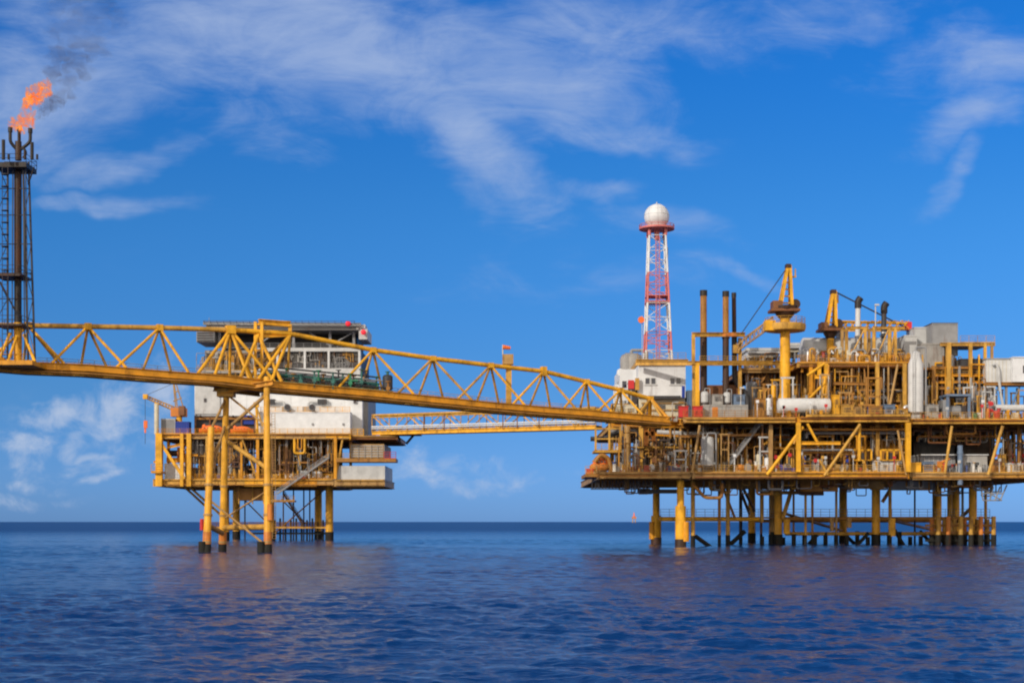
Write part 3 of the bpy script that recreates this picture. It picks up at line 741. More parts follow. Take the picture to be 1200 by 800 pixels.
def slab(root, name, px0, px1, ztop, D, dep, thick, mat, under='ochre_brown', sp=4.5, stiff=True):
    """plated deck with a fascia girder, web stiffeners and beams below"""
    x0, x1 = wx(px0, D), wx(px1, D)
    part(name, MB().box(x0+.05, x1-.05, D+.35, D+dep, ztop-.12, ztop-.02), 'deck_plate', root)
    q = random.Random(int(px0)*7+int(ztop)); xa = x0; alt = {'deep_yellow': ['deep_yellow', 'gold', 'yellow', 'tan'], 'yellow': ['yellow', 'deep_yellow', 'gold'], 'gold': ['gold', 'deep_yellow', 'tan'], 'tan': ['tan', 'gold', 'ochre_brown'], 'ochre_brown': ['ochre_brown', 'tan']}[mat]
    while xa < x1-.1:
        xb = min(x1, xa+q.uniform(5, 11)); xb = x1 if x1-xb < 3 else xb; th = thick*q.choice([1, .86, 1, .72]); m = MB(); m.hbeam(V(xa, D+.2, ztop-th/2), V(xb-.02, D+.2, ztop-th/2), .5, th)
        if stiff:
            n = max(2, int((xb-xa)/1.8))
            for i in range(1, n): x = xa+(xb-xa)*i/n; m.box(x-.05, x+.05, D-.03, D+.2, ztop-th+.1, ztop-.1)
        part('edge_girder', m, q.choice(alt), root); xa = xb
    for dz, r in ((.25, .12), (thick*.8, .16)):
        part('edge_pipe', MB().tube(V(x0+.4, D-.22, ztop-dz), V(x1-.4, D-.22, ztop-dz), r, n=8), q.choice(['ochre_brown', 'gold', 'rust', 'tan']), root)
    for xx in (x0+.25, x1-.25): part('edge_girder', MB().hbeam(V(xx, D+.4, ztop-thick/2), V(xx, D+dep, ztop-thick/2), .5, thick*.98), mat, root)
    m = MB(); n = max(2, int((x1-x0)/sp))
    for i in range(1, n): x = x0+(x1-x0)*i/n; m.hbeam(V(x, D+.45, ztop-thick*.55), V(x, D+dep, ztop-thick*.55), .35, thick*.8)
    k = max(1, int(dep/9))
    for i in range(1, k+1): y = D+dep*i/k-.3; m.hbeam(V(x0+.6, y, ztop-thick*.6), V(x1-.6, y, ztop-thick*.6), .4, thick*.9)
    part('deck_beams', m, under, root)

def leg(root, x, y, ztop, r, mat='gold', foul=True, taper=1.0):
    l = part('leg', MB().tube(V(x, y, -4), V(x, y, ztop), r, r*taper, 20), {'gold': 'leg_yellow', 'tan': 'gold'}.get(mat, mat), root)
    if foul: part('splash_coating', MB().tube(V(x, y, -3.5), V(x, y, 2.0), r*1.1, n=20), 'fouling', l)
    return l

def corrugated(mb, x0, x1, y, z0, z1, pitch=.6, d=.09):
    n = max(2, int((x1-x0)/pitch))
    for i in range(n): x = x0+(x1-x0)*(i+.25)/n; mb.box(x, x+(x1-x0)/n*.5, y-d, y+.02, z0, z1)

def accommodation_platform():
    D = DA
    root = thing('accommodation_platform', 'smaller yellow decked platform on legs in the sea beneath the white living quarters', 'platform', V(wx(320, D), D+20, 0))
    dep = 42
    ZL, ZM = wz(561, D), wz(508, D)
    slab(root, 'lower_deck', 179, 391, ZL, D, dep, 1.7, 'deep_yellow')
    slab(root, 'lower_deck', 391.5, 451, ZL-.1, D, 30, 1.6, 'tan')
    slab(root, 'main_deck', 183, 411, ZM, D, dep, 1.35, 'deep_yellow')
    slab(root, 'main_deck', 411.5, 466, ZM-.3, D+2, 28, 1.0, 'ochre_brown')
    # jacket
    for x in (wx(277, 382), wx(373, 382)): leg(root, x, 382, ZL-1, .92)
    for x in (wx(317, 356), wx(386, 356)): leg(root, x, 356, ZL-1, .92)
    leg(root, wx(270, 362), 356, ZL-1, .85)
    for (a, b) in (((222, 570, 350), (262, 606, 356)), ((205, 560, 350), (240, 592, 356)), ((330, 585, 358), (358, 613, 370)), ((316, 615, 356), (276, 575, 380)), ((384, 570, 362), (318, 628, 356))):
        part('brace', MB().tube(P(*a), P(*b), .28 if a[0] < 300 else .16, n=10), 'gold' if a[0] < 300 else 'ochre_brown', root)
    # low walkway between the legs, with fender posts below it
    zw = wz(617, 362)
    part('walkway', MB().box(wx(250, 362), wx(391, 362), 356, 357.6, zw-.35, zw), 'gold', root)
    part('walkway', MB().box(wx(276, 380), wx(380, 380), 379, 380.4, zw-.35, zw), 'ochre_brown', root)
    part('walkway_rail', MB().rail([V(wx(250, 362), 356, zw), V(wx(391, 362), 356, zw)], 1.1, 2, .05), 'ochre_brown', root)
    for i in range(11):
        x = wx(320+6.2*i, 364); part('fender_post', MB().tube(V(x, 358.5, -2), V(x, 358.5, wz(611-(i % 3)*2, 364)), .22, n=10), 'fouling', root)
    part('fender_beam', MB().beam(V(wx(300, 364), 358.3, 1.6), V(wx(386, 364), 358.3, 1.6), .35, .4), 'fouling', root)
    for x in (263, 287, 332, 344, 356, 363): part('conductor', MB().tube(V(wx(x, 368), 368, -3), V(wx(x, 368), 368, ZL-1), .17, n=8), 'dark_rust' if x != 332 else 'ochre_brown', root)
    # stairs: from the lower deck up and down to the water
    part('stair', MB().stair(V(wx(325, D), D-1.3, ZL-3.5), V(wx(386, D), D-1.3, wz(536, D)), 1.0), 'grey', root)
    part('stair', MB().stair(V(wx(330, 350), 352, ZL-3.2), V(wx(359, 356), 352, zw), 1.0), 'dark_rust', root)
    part('landing', MB().pbox(308, 586, 345, 588, D+1, 3), 'ochre_brown', root)
    part('landing_rail', MB().rail([P(308, 586, D+1), P(345, 586, D+1)], 1.1, 1.5), 'gold', root)
    # yellow cantilever frame on the near left corner
    for (x, w) in ((187, 1.5), (213.5, .75), (222, 1.0)): part('column', MB().beam(V(wx(x, D), D-.3, ZL-1.7), V(wx(x, D), D-.3, ZM+.1), w, w), 'yellow', root)
    part('column', MB().tube(V(wx(194, D), D+3, ZL), V(wx(194, D), D+3, ZM), .4), 'deep_yellow', root)
    part('brace', MB().beam(P(190, 521, D-.4), P(216, 561, D-.4), .65), 'yellow', root)
    part('beam', MB().hbeam(P(196, 524, D+1), P(216, 520, D+1), .6, .6), 'yellow', root)
    part('beam', MB().hbeam(P(180, 541, D-.5), P(190, 541, D-.5), .5, .5), 'deep_yellow', root)
    part('landing', MB().pbox(177, 552, 189, 554, D-2, 4), 'deep_yellow', root)
    part('landing_rail', MB().rail([P(177, 552, D-2), P(190, 552, D-2)], 1.6, 1.2, .06), 'deep_yellow', root)
    # columns and beams between the decks
    for (x, y, w, mt) in ((243, 0, .7, 'gold'), (262, 6, .6, 'ochre_brown'), (283, 1, .5, 'deep_yellow'), (302, .3, .7, 'deep_yellow'), (333, 5, .5, 'ochre_brown'), (352, 4, .5, 'grey'), (393, -.2, .7, 'deep_yellow'), (370, 6, .55, 'ochre_brown'), (411, 4, .6, 'ochre_brown')):
        part('column', MB().beam(V(wx(x, D+y), D+y, ZL), V(wx(x, D+y), D+y, ZM-.6), w, w), mt, root)
    part('beam', MB().hbeam(V(wx(222, D), D-.1, wz(533, D)), V(wx(232, D), D-.1, wz(533, D)), .4, .5), 'deep_yellow', root)
    part('beam', MB().hbeam(V(wx(330, D+3), D+3, wz(541, D)), V(wx(390, D+3), D+3, wz(541, D)), .3, .4), 'ochre_brown', root)
    for (a, b, r) in (((302, 562), (283, 512), .2), ((393, 560), (402, 512), .25), ((345, 512), (352, 545), .15)):
        part('brace', MB().tube(P(*a, D+.3), P(*b, D+.3), r), 'gold', root)
    for (x0, x1, h) in ((224, 300, 1), (302, 391, 1)):
        part('handrail', MB().rail([V(wx(x0, D), D, ZL), V(wx(x1, D), D, ZL)], 1.15, 1.8), 'deep_yellow', root)
    part('handrail', MB().rail([V(wx(184, D), D, ZM), V(wx(300, D), D, ZM)], 1.15, 1.8), 'deep_yellow', root)
    part('handrail', MB().rail([V(wx(300, D), D-.1, ZM), V(wx(411, D), D-.1, ZM)], 1.15, 1.8, .055), 'yellow', root)
    part('handrail', MB().rail([V(wx(411, D), D+2, ZM-.3), V(wx(425, D), D+2, ZM-.3)], 1.5, 1.2, .09), 'yellow', root)
    # U shaped hanging pipe and other pipework
    part('pipe', MB().path([P(345, 514, D-.6), P(345, 531, D-.6), P(357, 531, D-.6), P(357, 514, D-.6)], .28), 'yellow', root)
    part('pipe', MB().path([P(349, 514, D-.4), P(349, 526, D-.4), P(353.5, 526, D-.4), P(353.5, 514, D-.4)], .15), 'deep_yellow', root)
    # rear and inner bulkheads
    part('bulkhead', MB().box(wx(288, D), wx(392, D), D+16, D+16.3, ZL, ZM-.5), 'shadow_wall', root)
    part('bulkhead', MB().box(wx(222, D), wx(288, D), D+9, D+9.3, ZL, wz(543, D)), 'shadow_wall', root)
    # clutter: pipe runs inside
    for i in range(34):
        x = R.uniform(290, 392); y = D+R.uniform(2, 14); z0 = ZL; z1 = ZM-.5
        zz = R.uniform(ZL+1, ZM-2); x2 = x+R.uniform(-22, 22); x2 = min(max(x2, 289), 392)
        pts = [V(wx(x, y), y, z0), V(wx(x, y), y, zz), V(wx(x2, y), y, zz), V(wx(x2, y), y, z1)] if i % 2 else [V(wx(x, y), y, z0), V(wx(x, y), y, z1)]
        part('pipe', MB().path(pts, R.uniform(.08, .22)), R.choice(['ochre_brown', 'gold', 'grey', 'rust', 'pale_grey', 'dark_rust']), root)
    m = MB(); q = random.Random(77)
    for i in range(190):
        px = q.uniform(224, 392); y = D+q.uniform(1.0, 13); a = wx(px, y); z0 = ZL+.02 if q.random() < .7 else ZM-.7; z1 = q.uniform(ZL+1, ZM-1.2); r = q.choice([.06, .09, .13, .18]); b_ = wx(min(393, max(224, px+q.uniform(-16, 16))), y)
        if 222 < px < 288: y = D+q.uniform(.6, 3.6)
        m.path([V(a, y, z0), V(a, y, z1), V(b_, y, z1), V(b_, y, ZM-.7 if q.random() < .5 else ZL+.02)], r, 6)
    part('pipework', m, 'mixed_pipe', root, kind='stuff')
    m = MB()
    for i in range(120):
        px = q.uniform(224, 390); y = D+q.uniform(.5, 6); s_ = q.uniform(.25, 1.1); m.cbox(V(wx(px, y), y, ZL+s_*.6), s_, s_*.8, s_*1.2)
    part('deck_fittings', m, 'mixed_fittings', root, kind='stuff')
    # equipment under the deck (sump, frames)
    part('sump_frame', MB().pbox(277, 572, 311, 586, D+6, 7), 'ochre_brown', root)
    for x in (280, 296, 309): part('hanger', MB().tube(V(wx(x, D+5), D+5, ZL-1.5), V(wx(x, D+5), D+5, wz(590, D)), .16), 'gold', root)
    # right hand block walls, hung between the decks
    t = part('louvre_wall', MB().pbox(410, 520, 450, 536.5, D+3, 20), 'tan', root)
    m = MB()
    for i in range(5): m.pbox(411, 521.4+i*3, 449, 523.2+i*3, D+2.85, .3)
    for i in range(6): x = wx(411+i*7.6, D); m.box(x-.06, x+.06, D+2.7, D+3.1, wz(536, D), wz(520.5, D))
    part('louvre', m, 'concrete_grey', t)
    part('wall_panel', MB().pbox(391, 545.5, 451, 563, D+.6, 22), 'pale_grey', root)
    m = MB(); corrugated(m, wx(391.5, D), wx(450.5, D), D+.62, wz(562.5, D), wz(546, D), 1.4, .05); part('wall_ribs', m, 'pale_grey', root)
    part('ledge', MB().pbox(394, 537, 464, 541, D-.6, 6), 'ochre_brown', root)
    part('ledge_rail', MB().rail([P(450, 537, D-.6), P(464, 537, D-.6), P(464, 537, D+5)], 1.5, 1.2, .06), 'red', root)
    part('ledge_rail', MB().rail([P(395, 537, D-.6), P(410, 537, D-.6)], 1.2, 1.2, .05), 'gold', root)
    part('ledge', MB().pbox(455, 506, 492, 508.5, D+2, 8), 'ochre_brown', root)
    part('brace', MB().tube(P(476, 520, D+6), P(486, 508, D+6), .3), 'dark_steel', root)
    part('brace', MB().tube(P(466, 508, D+6), P(470, 521, D+6), .2), 'dark_steel', root)
    # left hand wall panel in shade
    t = part('wall_panel', MB().pbox(223, 517, 286, 542.5, D+4, 5), 'grey', root)
    m = MB()
    for i in range(1, 8): x = wx(223+i*8, D+4); m.box(x-.08, x+.08, D+3.93, D+4.05, wz(542, D+4), wz(517.5, D+4))
    part('wall_ribs', m, 'grey', t)
    return root, ZL, ZM
AP, AZL, AZM = accommodation_platform()

def living_quarters():
    D = 352.0
    root = thing('living_quarters', 'tall white accommodation block with dark open top floor on the smaller platform', 'building', V(wx(327, D), D+12, AZM))
    z = lambda py: wz(py, D); x = lambda px: wx(px, D)
    dep = 24
    part('wall', MB().box(x(228), x(424.5), D, D+dep, AZM, z(441)), 'white', root)
    m = MB()
    for px in (240, 254, 271, 289, 318, 341, 362, 385, 404): m.box(x(px)-.05, x(px)+.05, D-.04, D+.02, z(486), z(441.5))
    m.box(x(228)-.04, x(424.5)+.04, D-.06, D+.01, z(443.2), z(441.2))
    part('panel_seam', m, 'off_white', root)
    part('wall', MB().box(x(229), x(258), D-.4, D-.05, z(485), z(452)), 'pale_grey', root)  # pale grey sheet puts the bluish shading of the left part into paint
    part('shade_grey_end_wall', MB().box(x(424.6), x(430), D+3, D+dep-1, AZM, z(441.3)), 'grey', root)  # end wall greyed: the shade on this side is put into the paint
    part('skirt', MB().box(x(228), x(300), D-.35, D, AZM, z(487)), 'dark_steel', root)
    # vents and small dark openings on the wall
    for (px, py) in ((241, 469), (308, 463), (412, 464), (416, 470)):
        f = part('vent', MB().box(x(px)-.35, x(px)+.35, D-.5, D-.02, z(py)-.5, z(py)+.5), 'grey', root)
        part('vent_grille', MB().box(x(px)-.25, x(px)+.25, D-.54, D-.5, z(py)-.38, z(py)+.38), 'dark_steel', f)
    # window storey: white framed strip with set back glass
    part('storey_core', MB().box(x(299), x(421), D+2.2, D+dep, z(441), z(408)), 'dark_steel', root)
    part('storey_band', MB().box(x(298), x(422), D+.1, D+2.3, z(441), z(431.5)), 'pale_grey', root)
    part('storey_band', MB().box(x(298), x(422), D+.1, D+2.3, z(411.5), z(407.5)), 'pale_grey', root)
    edges = [298, 325, 357, 385, 421]
    for px in edges: part('storey_post', MB().box(x(px)-.25, x(px)+.25, D+.06, D+2.2, z(431.5), z(411.5)), 'off_white', root)
    for a, b in zip(edges[:-1], edges[1:]):
        n = 4; fr = MB()
        for i in range(1, n): xx = x(a+(b-a)*i/n); fr.box(xx-.07, xx+.07, D+1.9, D+2.15, z(431.4), z(411.6))
        fr.box(x(a)+.3, x(b)-.3, D+1.92, D+2.12, z(424), z(423))
        w = part('window', fr, 'grey', root)
        part('pane', MB().box(x(a)+.28, x(b)-.28, D+2.16, D+2.19, z(431.4), z(411.6)), 'dark_glass', w)
    part('handrail', MB().rail([V(x(300), D+.3, z(431.5)), V(x(421), D+.3, z(431.5))], 1.2, 1.6, .05), 'grey', root)
    m = MB(); q = random.Random(15)
    for i in range(46):
        a = x(q.uniform(300, 420)); y = D+q.uniform(.4, 1.7); z1 = z(q.uniform(413, 428)); b_ = a+q.uniform(-3, 3)
        m.path([V(a, y, z(431.4)), V(a, y, z1), V(b_, y, z1), V(b_, y, z(431.4) if q.random() < .5 else z(411.6))], q.choice([.06, .1, .14]), 6)
    part('pipework', m, 'mixed_pipe', root, kind='stuff')
    # left part of that storey: pale plant room with ducts
    part('plant_room', MB().box(x(236), x(298), D+4, D+dep, z(441), z(408)), 'concrete_grey', root)
    for (a, b, c, d) in ((238, 413, 252, 426), (256, 415, 274, 429), (278, 412, 294, 425)):
        v = part('louvre_panel', MB().box(x(a), x(b if False else c), D+3.4, D+3.98, z(d), z(b)), 'grey', root)
        m = MB()
        for i in range(5): zz = z(d)+(z(b)-z(d))*(i+.4)/5; m.box(x(a)+.2, x(c)-.2, D+3.3, D+3.42, zz, zz+.28)
        part('louvre', m, 'dark_steel', v)
    part('plant_ledge', MB().box(x(232), x(298), D-.2, D+5, z(437), z(434)), 'concrete_grey', root)
    part('handrail', MB().rail([V(x(232), D-.1, z(434)), V(x(298), D-.1, z(434))], 1.3, 1.6, .05), 'gold', root)
    m = MB(); q = random.Random(5)
    for i in range(60):
        a = x(q.uniform(234, 298)); y = D+q.uniform(.4, 3.2); z1 = z(q.uniform(410, 431)); b_ = a+q.uniform(-3, 3)
        m.path([V(a, y, z(434)), V(a, y, z1), V(b_, y, z1), V(b_, y, z(434))], q.choice([.07, .11, .17]), 6)
    part('pipework', m, 'mixed_pipe', root, kind='stuff')
    # dark top floor under the roof deck
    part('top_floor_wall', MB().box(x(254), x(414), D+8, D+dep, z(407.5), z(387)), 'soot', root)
    for px in (256, 300, 343, 386, 414): part('top_floor_post', MB().box(x(px)-.3, x(px)+.3, D+1.2, D+1.8, z(407.5), z(386)), 'grey', root)
    for (a, b) in (((386, 404), (412, 389)), ((386, 404), (362, 389)), ((300, 404), (322, 389))): part('brace', MB().tube(V(x(a[0]), D+1.5, z(a[1])), V(x(b[0]), D+1.5, z(b[1])), .2), 'grey', root)
    part('handrail', MB().rail([V(x(256), D+.6, z(407.5)), V(x(415), D+.6, z(407.5))], 1.2, 2, .05), 'grey', root)
    # roof / helicopter deck
    h = part('roof_deck', MB().box(x(243), x(421), D-1.5, D+dep+4, z(387.2), z(380.5)), 'concrete_grey', root)
    m = MB(); m.box(x(247), x(418), D-1.56, D-1.5, z(386.6), z(384.6)); part('painted_shadow_gap', m, 'dark_steel', h)  # raised dark strip painted in as the shadow line; nothing is recessed
    part('roof_edge', MB().hbeam(V(x(240), D-1.9, z(380)), V(x(424), D-1.9, z(381.5)), .5, .75), 'grey', root)
    m = MB()
    for i in range(24): a = x(242+i*7.6); m.beam(V(a, D-2, z(381)), V(a, D-3.4, z(378)), .07)
    m.beam(V(x(242), D-3.4, z(378)), V(x(418), D-3.4, z(378.6)), .1); part('safety_net', m, 'dark_steel', root)
    part('roof_wing', MB().box(x(421), x(431), D-1, D+10, z(398), z(386)), 'pale_grey', root)
    part('roof_wing', MB().box(x(421.5), x(428.5), D-1.2, D+4, z(385.5), z(381)), 'pale_grey', root)
    part('roof_wing', MB().box(x(231), x(252), D-.8, D+10, z(401), z(389)), 'grey', root)
    m = MB()
    for i in range(4): m.box(x(232), x(251), D-.95, D-.75, z(400.5-i*3), z(398.8-i*3))
    part('louvre', m, 'dark_steel', root)
    for (px, py) in ((409, 380.5), (427, 390.5)): part('obstruction_lamp', MB().sphere(V(x(px), D-2.1, z(py)), .62, 14, 8), 'red_lamp', root)
    part('whip_aerial', MB().tube(V(x(245), D, z(380)), V(x(245), D, z(372)), .06), 'grey', root)
    # external air ducts on the wall with lamps and pipes
    for (px, d) in ((318, 1), (378, -1)):
        u = part('air_unit', MB().box(x(px-5), x(px+5), D-1.4, D-.05, z(473.5), z(468)), 'dark_steel', root)
        part('air_pipe', MB().path([V(x(px+d*5), D-1, z(471)), V(x(px+d*16), D-1, z(471)), V(x(px+d*16), D-1, z(480))], .3), 'pale_grey', u)
        part('air_box', MB().box(x(px+d*18-4), x(px+d*18+4), D-2.2, D-.05, z(485), z(477)), 'grey', u)
    return root
living_quarters()

def box_container(name, label, cat, px0, py0, px1, Z, D, dep, mat, ribs=.55, door=True, group=None, frame=None, roof=None):
    x0, x1 = wx(px0, D), wx(px1, D); z1 = wz(py0, D)
    t = thing(name, label, cat, V((x0+x1)/2, D+dep/2, Z), group)
    part('body', MB().box(x0, x1, D, D+dep, Z+.05, z1), mat, t)
    if ribs:
        m = MB(); corrugated(m, x0+.15, x1-.15, D, Z+.25, z1-.2, ribs, .07); part('ribs', m, mat, t)
    f = MB()
    for a in (x0, x1): f.box(a-.06, a+.06, D-.09, D+.06, Z, z1+.03)
    f.box(x0-.05, x1+.05, D-.1, D+.06, z1-.14, z1+.04); f.box(x0-.05, x1+.05, D-.1, D+.06, Z, Z+.18)
    part('frame', f, frame or mat, t)
    part('roof', MB().box(x0-.1, x1+.1, D-.12, D+dep+.1, z1+.041, z1+.14), roof or mat, t)
    return t, x0, x1, z1

def platform_gear():
    D = DA
    # white container in front of the living quarters
    t, x0, x1, z1 = box_container('service_module', 'big white rectangular cabin at deck edge in front of the living quarters', 'module', 300, 483, 410, AZM+.02, 346.5, 5, 'white', 0)
    part('roof_rail', MB().rail([V(x0+1, 346.7, z1+.14), V(x1, 346.7, z1+.14)], 1.15, 1.7, .06), 'yellow', t)
    for px in (303, 317, 366, 402): part('vent', MB().box(wx(px, 346)-.18, wx(px, 346)+.18, 346.2, 346.5, wz(498, 346), wz(495.5, 346)), 'grey', t)
    # roof mounted pipe frames that throw the slanted shadows
    for k, px in enumerate((337, 366)):
        tt = thing('exhaust_fan', ('grey elbow fan on the white cabin roof, nearer the yellow support pile', 'grey elbow fan on the white cabin roof, nearer the right end')[k], 'fan', V(wx(px, 346), 347.2, z1+.14))
        c = V(wx(px, 346), 347.2, z1+.14)
        part('fan_housing', MB().lathe(c+V(0, -1.3, 1.0), [(.75, -.5), (.8, 0), (.75, .4)], 16, 'y'), 'grey', tt)
        part('fan_mouth', MB().lathe(c+V(0, -1.85, 1.0), [(.62, -.05), (.62, .06)], 16, 'y'), 'dark_steel', tt)
        part('duct', MB().path([c+V(0, -1, 1.0), c+V(0, .1, 1.0), c+V(0, .1, 0)], .5, 12), 'pale_grey', tt)
        part('bracket', MB().beam(c+V(-.2, -1.4, .3), c+V(-.2, .2, .02), .16), 'gold', tt)
    # lifeboats
    def boat(px0, px1, py, D, Z, label, canopy='orange', group=None):
        x0, x1 = wx(px0, D), wx(px1, D); L = x1-x0; c = V((x0+x1)/2, D, Z)
        t = thing('lifeboat', label, 'lifeboat', c, group)
        m = MB(); n = 17; vs = []; fs = []
        for i in range(n):
            u = -1+2*i/(n-1); w = max(.03, (1-abs(u)**2.6))*L*.17; dz = .12*u*u*L*.4
            for (a, h) in ((0, -.02+dz*.6), (.62, .12+dz*.5), (1.0, .42+dz*.3), (1.02, .52+dz*.3)):
                vs.append(c+V(u*L/2, -w*a, h*L*.33+.25)); 
            for (a, h) in ((1.02, .52+dz*.3), (1.0, .42+dz*.3), (.62, .12+dz*.5), (0, -.02+dz*.6)):
                vs.append(c+V(u*L/2, w*a, h*L*.33+.25))
        for i in range(n-1):
            for k in range(8): j = (k+1) % 8; fs.append((i*8+k, i*8+j, (i+1)*8+j, (i+1)*8+k))
        fs += [tuple(range(8)), tuple(range((n-1)*8, n*8))[::-1]]
        m.add(vs, fs); part('hull', m, canopy, t)
        m = MB(); m.sphere(c+V(0, 0, .25+L*.165), 1, 22, 12, L*.42, L*.145, L*.16); part('canopy', m, canopy, t)
        m = MB(); m.sphere(c+V(-L*.3, 0, .25+L*.27), 1, 14, 8, L*.08, L*.08, L*.09); part('helm_dome', m, canopy, t)
        m = MB()
        for i in range(5): xx = c.x-L*.26+i*L*.13; m.box(xx-.16, xx+.16, c.y-L*.152, c.y-L*.10, c.z+.25+L*.19, c.z+.25+L*.225)
        part('window', m, 'dark_glass', t)
        for sx in (-.3, .3): part('cradle', MB().beam(V(c.x+sx*L, D-.3, Z), V(c.x+sx*L, D-.3, Z+.55), .3), 'deep_yellow', t)
        return t
    boat(233, 264, 505, 349.2, AZM, 'orange enclosed lifeboat on the smaller platform deck, nearer the deck crane', group='orange lifeboats on the smaller platform')
    boat(270, 297, 505, 349.2, AZM, 'orange enclosed lifeboat on the smaller platform deck, nearer the white cabin', group='orange lifeboats on the smaller platform')
    # davit frame above them
    t = thing('davit_frame', 'dark brown davit frame over the two orange lifeboats', 'davit', V(wx(262, 350.5), 350.7, AZM))
    for px in (229, 246, 266, 283, 299): part('post', MB().beam(V(wx(px, 350.7), 350.7, AZM), V(wx(px, 350.7), 350.7, wz(489, 350.7)), .35), 'rust', t)
    part('top_beam', MB().hbeam(V(wx(229, 350.7), 350.7, wz(490, 350.7)), V(wx(299, 350.7), 350.7, wz(490, 350.7)), .5, .55), 'ochre_brown', t)
    for px in (236, 256, 274, 292): part('davit_arm', MB().path([V(wx(px, 350.6), 350.6, wz(489, 350.7)), V(wx(px, 350.6), 349.5, wz(487, 350.7)), V(wx(px, 350.6), 348.9, wz(489, 350.7))], .16), 'dark_rust', t)
    box_container('tarpaulin_cover', 'bright blue tarpaulin covered stack beside the white cabin wall', 'tarpaulin', 283, 487, 297.5, wz(496.5, 350), 350.95, .8, 'blue', .5)
    box_container('tool_box', 'blue steel tool box between the deck crane and the lifeboats', 'box', 206, 494.5, 221, AZM+.02, 347, 3, 'blue', .5)
    box_container('wire_cage', 'grey wire sided storage cage at the outer corner of the smaller platform', 'cage', 189, 491, 205, AZM+.02, 347.5, 4, 'grey', .35, frame='pale_grey')
    box_container('store_container', 'pale grey container on the lower deck behind the yellow diagonal brace', 'container', 193, 543.5, 217, AZL+.02, 347, 6, 'white', .7)
    t = thing('winch', 'orange winch unit on a frame above the pale grey container', 'winch', V(wx(207, 347), 348, wz(541, 347)))
    part('winch_bed', MB().pbox(195, 536, 216, 541.5, 347, 2), 'deep_yellow', t)
    part('winch_drum', MB().lathe(P(204, 531, 348), [(1.1, -1.4), (1.1, -1.25), (.7, -1.2), (.7, 1.2), (1.1, 1.25), (1.1, 1.4)], 16, 'x'), 'dark_rust', t)
    part('winch_cab', MB().pbox(207.5, 524, 215, 536, 347.2, 1.6), 'primer_orange', t)
    for i, (px, w, h, mt, nm, lb) in enumerate(((229, 9, 12, 'grey', 'electrical_cabinet', 'grey cabinet on the lower deck under the ribbed panel, beside the twin columns'),
                                       (244, 10, 11, 'pale_grey', 'electrical_cabinet', 'pale cabinet on the lower deck under the ribbed panel, between two support piles'),
                                       (272, 11, 12, 'concrete_grey', 'electrical_cabinet', 'beige grey cabinet on the lower deck just right of the middle support pile'),
                                       (357, 11, 9, 'pale_grey', 'electrical_cabinet', 'pale cabinet on the lower deck beneath the grey stair'),
                                       (372, 9, 8, 'white', 'electrical_cabinet', 'small white cabinet on the lower deck near the corrugated white wall'))):
        tt, a, b, c = box_container(nm, lb, 'cabinet', px-w/2, 561-h, px+w/2, AZL+.02, 348, 2.5, mt, 0)
        part('door', MB().box(a+.15, (a+b)/2-.05, 347.88, 347.99, AZL+.3, c-.3), 'grey', tt); part('door', MB().box((a+b)/2+.05, b-.15, 347.88, 347.99, AZL+.3, c-.3), 'grey', tt)
    # deck crane at the left
    t = thing('deck_crane', 'small orange yellow pedestal crane with its jib out over the deck corner', 'crane', V(wx(207, 348), 349, AZM))
    z = lambda py: wz(py, 349); x = lambda px: wx(px, 349)
    part('pedestal', MB().tube(V(x(210), 349, AZM), V(x(210), 349, z(487)), .75, .7), 'yellow', t)
    part('slewing_house', MB().box(x(201), x(218), 348, 350.5, z(488), z(478)), 'primer_orange', t)
    part('operator_cab', MB().box(x(211), x(218), 347.3, 348.6, z(487), z(476)), 'rust', t)
    m = MB()
    for (a, b) in (((208, 478), (204, 448)), ((215, 478), (206, 448)), ((206, 478), (203, 448)), ((213, 466), (203, 470)), ((209, 458), (203.5, 460))): m.tube(V(x(a[0]), 349, z(a[1])), V(x(b[0]), 349, z(b[1])), .14)
    part('a_frame', m, 'tan', t)
    a, b = V(x(206), 348.6, z(482)), V(x(174.5), 345.5, z(467.5)); m = MB()
    for (dy, dz) in ((0, 0), (1.0, 0), (.5, .9)): m.tube(a+V(0, dy, dz), b+V(0, dy*.6, dz*.7), .15)
    for i in range(11):
        p = a.lerp(b, i/11); q = a.lerp(b, (i+.5)/11); m.tube(p, q+V(0, .5, .8), .09, n=5); m.tube(q+V(0, .5, .8), a.lerp(b, (i+1)/11)+V(0, 1, 0), .09, n=5)
    part('boom', m, 'gold', t)
    part('boom_tip', MB().cbox(b+V(0, .3, .3), 1.0, 1.0, 1.1), 'yellow', t)
    part('pendant_rope', MB().tube(V(x(203.5), 349, z(449)), b+V(0, .3, .6), .05), 'dark_steel', t)
    part('hoist_rope', MB().tube(b, V(b.x, b.y, wz(520, 345.5)), .055), 'dark_steel', t)
    part('hook_block', MB().cbox(V(b.x+.1, b.y, wz(497, 345.5)), .8, .5, 1.7).cbox(V(b.x, b.y, wz(504, 345.5)), .35, .3, 1.2), 'orange', t)
    t = thing('boom_rest', 'tall pale post at deck corner carrying the jib of the small crane', 'post', V(wx(183.5, 346), 346, AZM))
    part('post', MB().tube(V(wx(183.5, 346), 346, AZM-.05), V(wx(183.5, 346), 346, wz(473, 346)), .55, n=14), 'cream', t)
    part('saddle', MB().pbox(181, 471.5, 186, 474, 345.6, 1), 'gold', t)
    # yellow swing pole by the pile
    t = thing('swing_jib', 'slim yellow swing jib on the deck left of the white cabin', 'jib', V(wx(304, 345.4), 345.4, AZM))
    part('mast', MB().tube(V(wx(302, 345.4), 345.4, AZM), V(wx(300, 345.4), 345.4, wz(473, 345.4)), .28), 'yellow', t)
    part('arm', MB().tube(V(wx(300, 345.4), 345.4, wz(474, 345.4)), V(wx(308, 345.4), 345.4, wz(500, 345.4)), .2), 'gold', t)
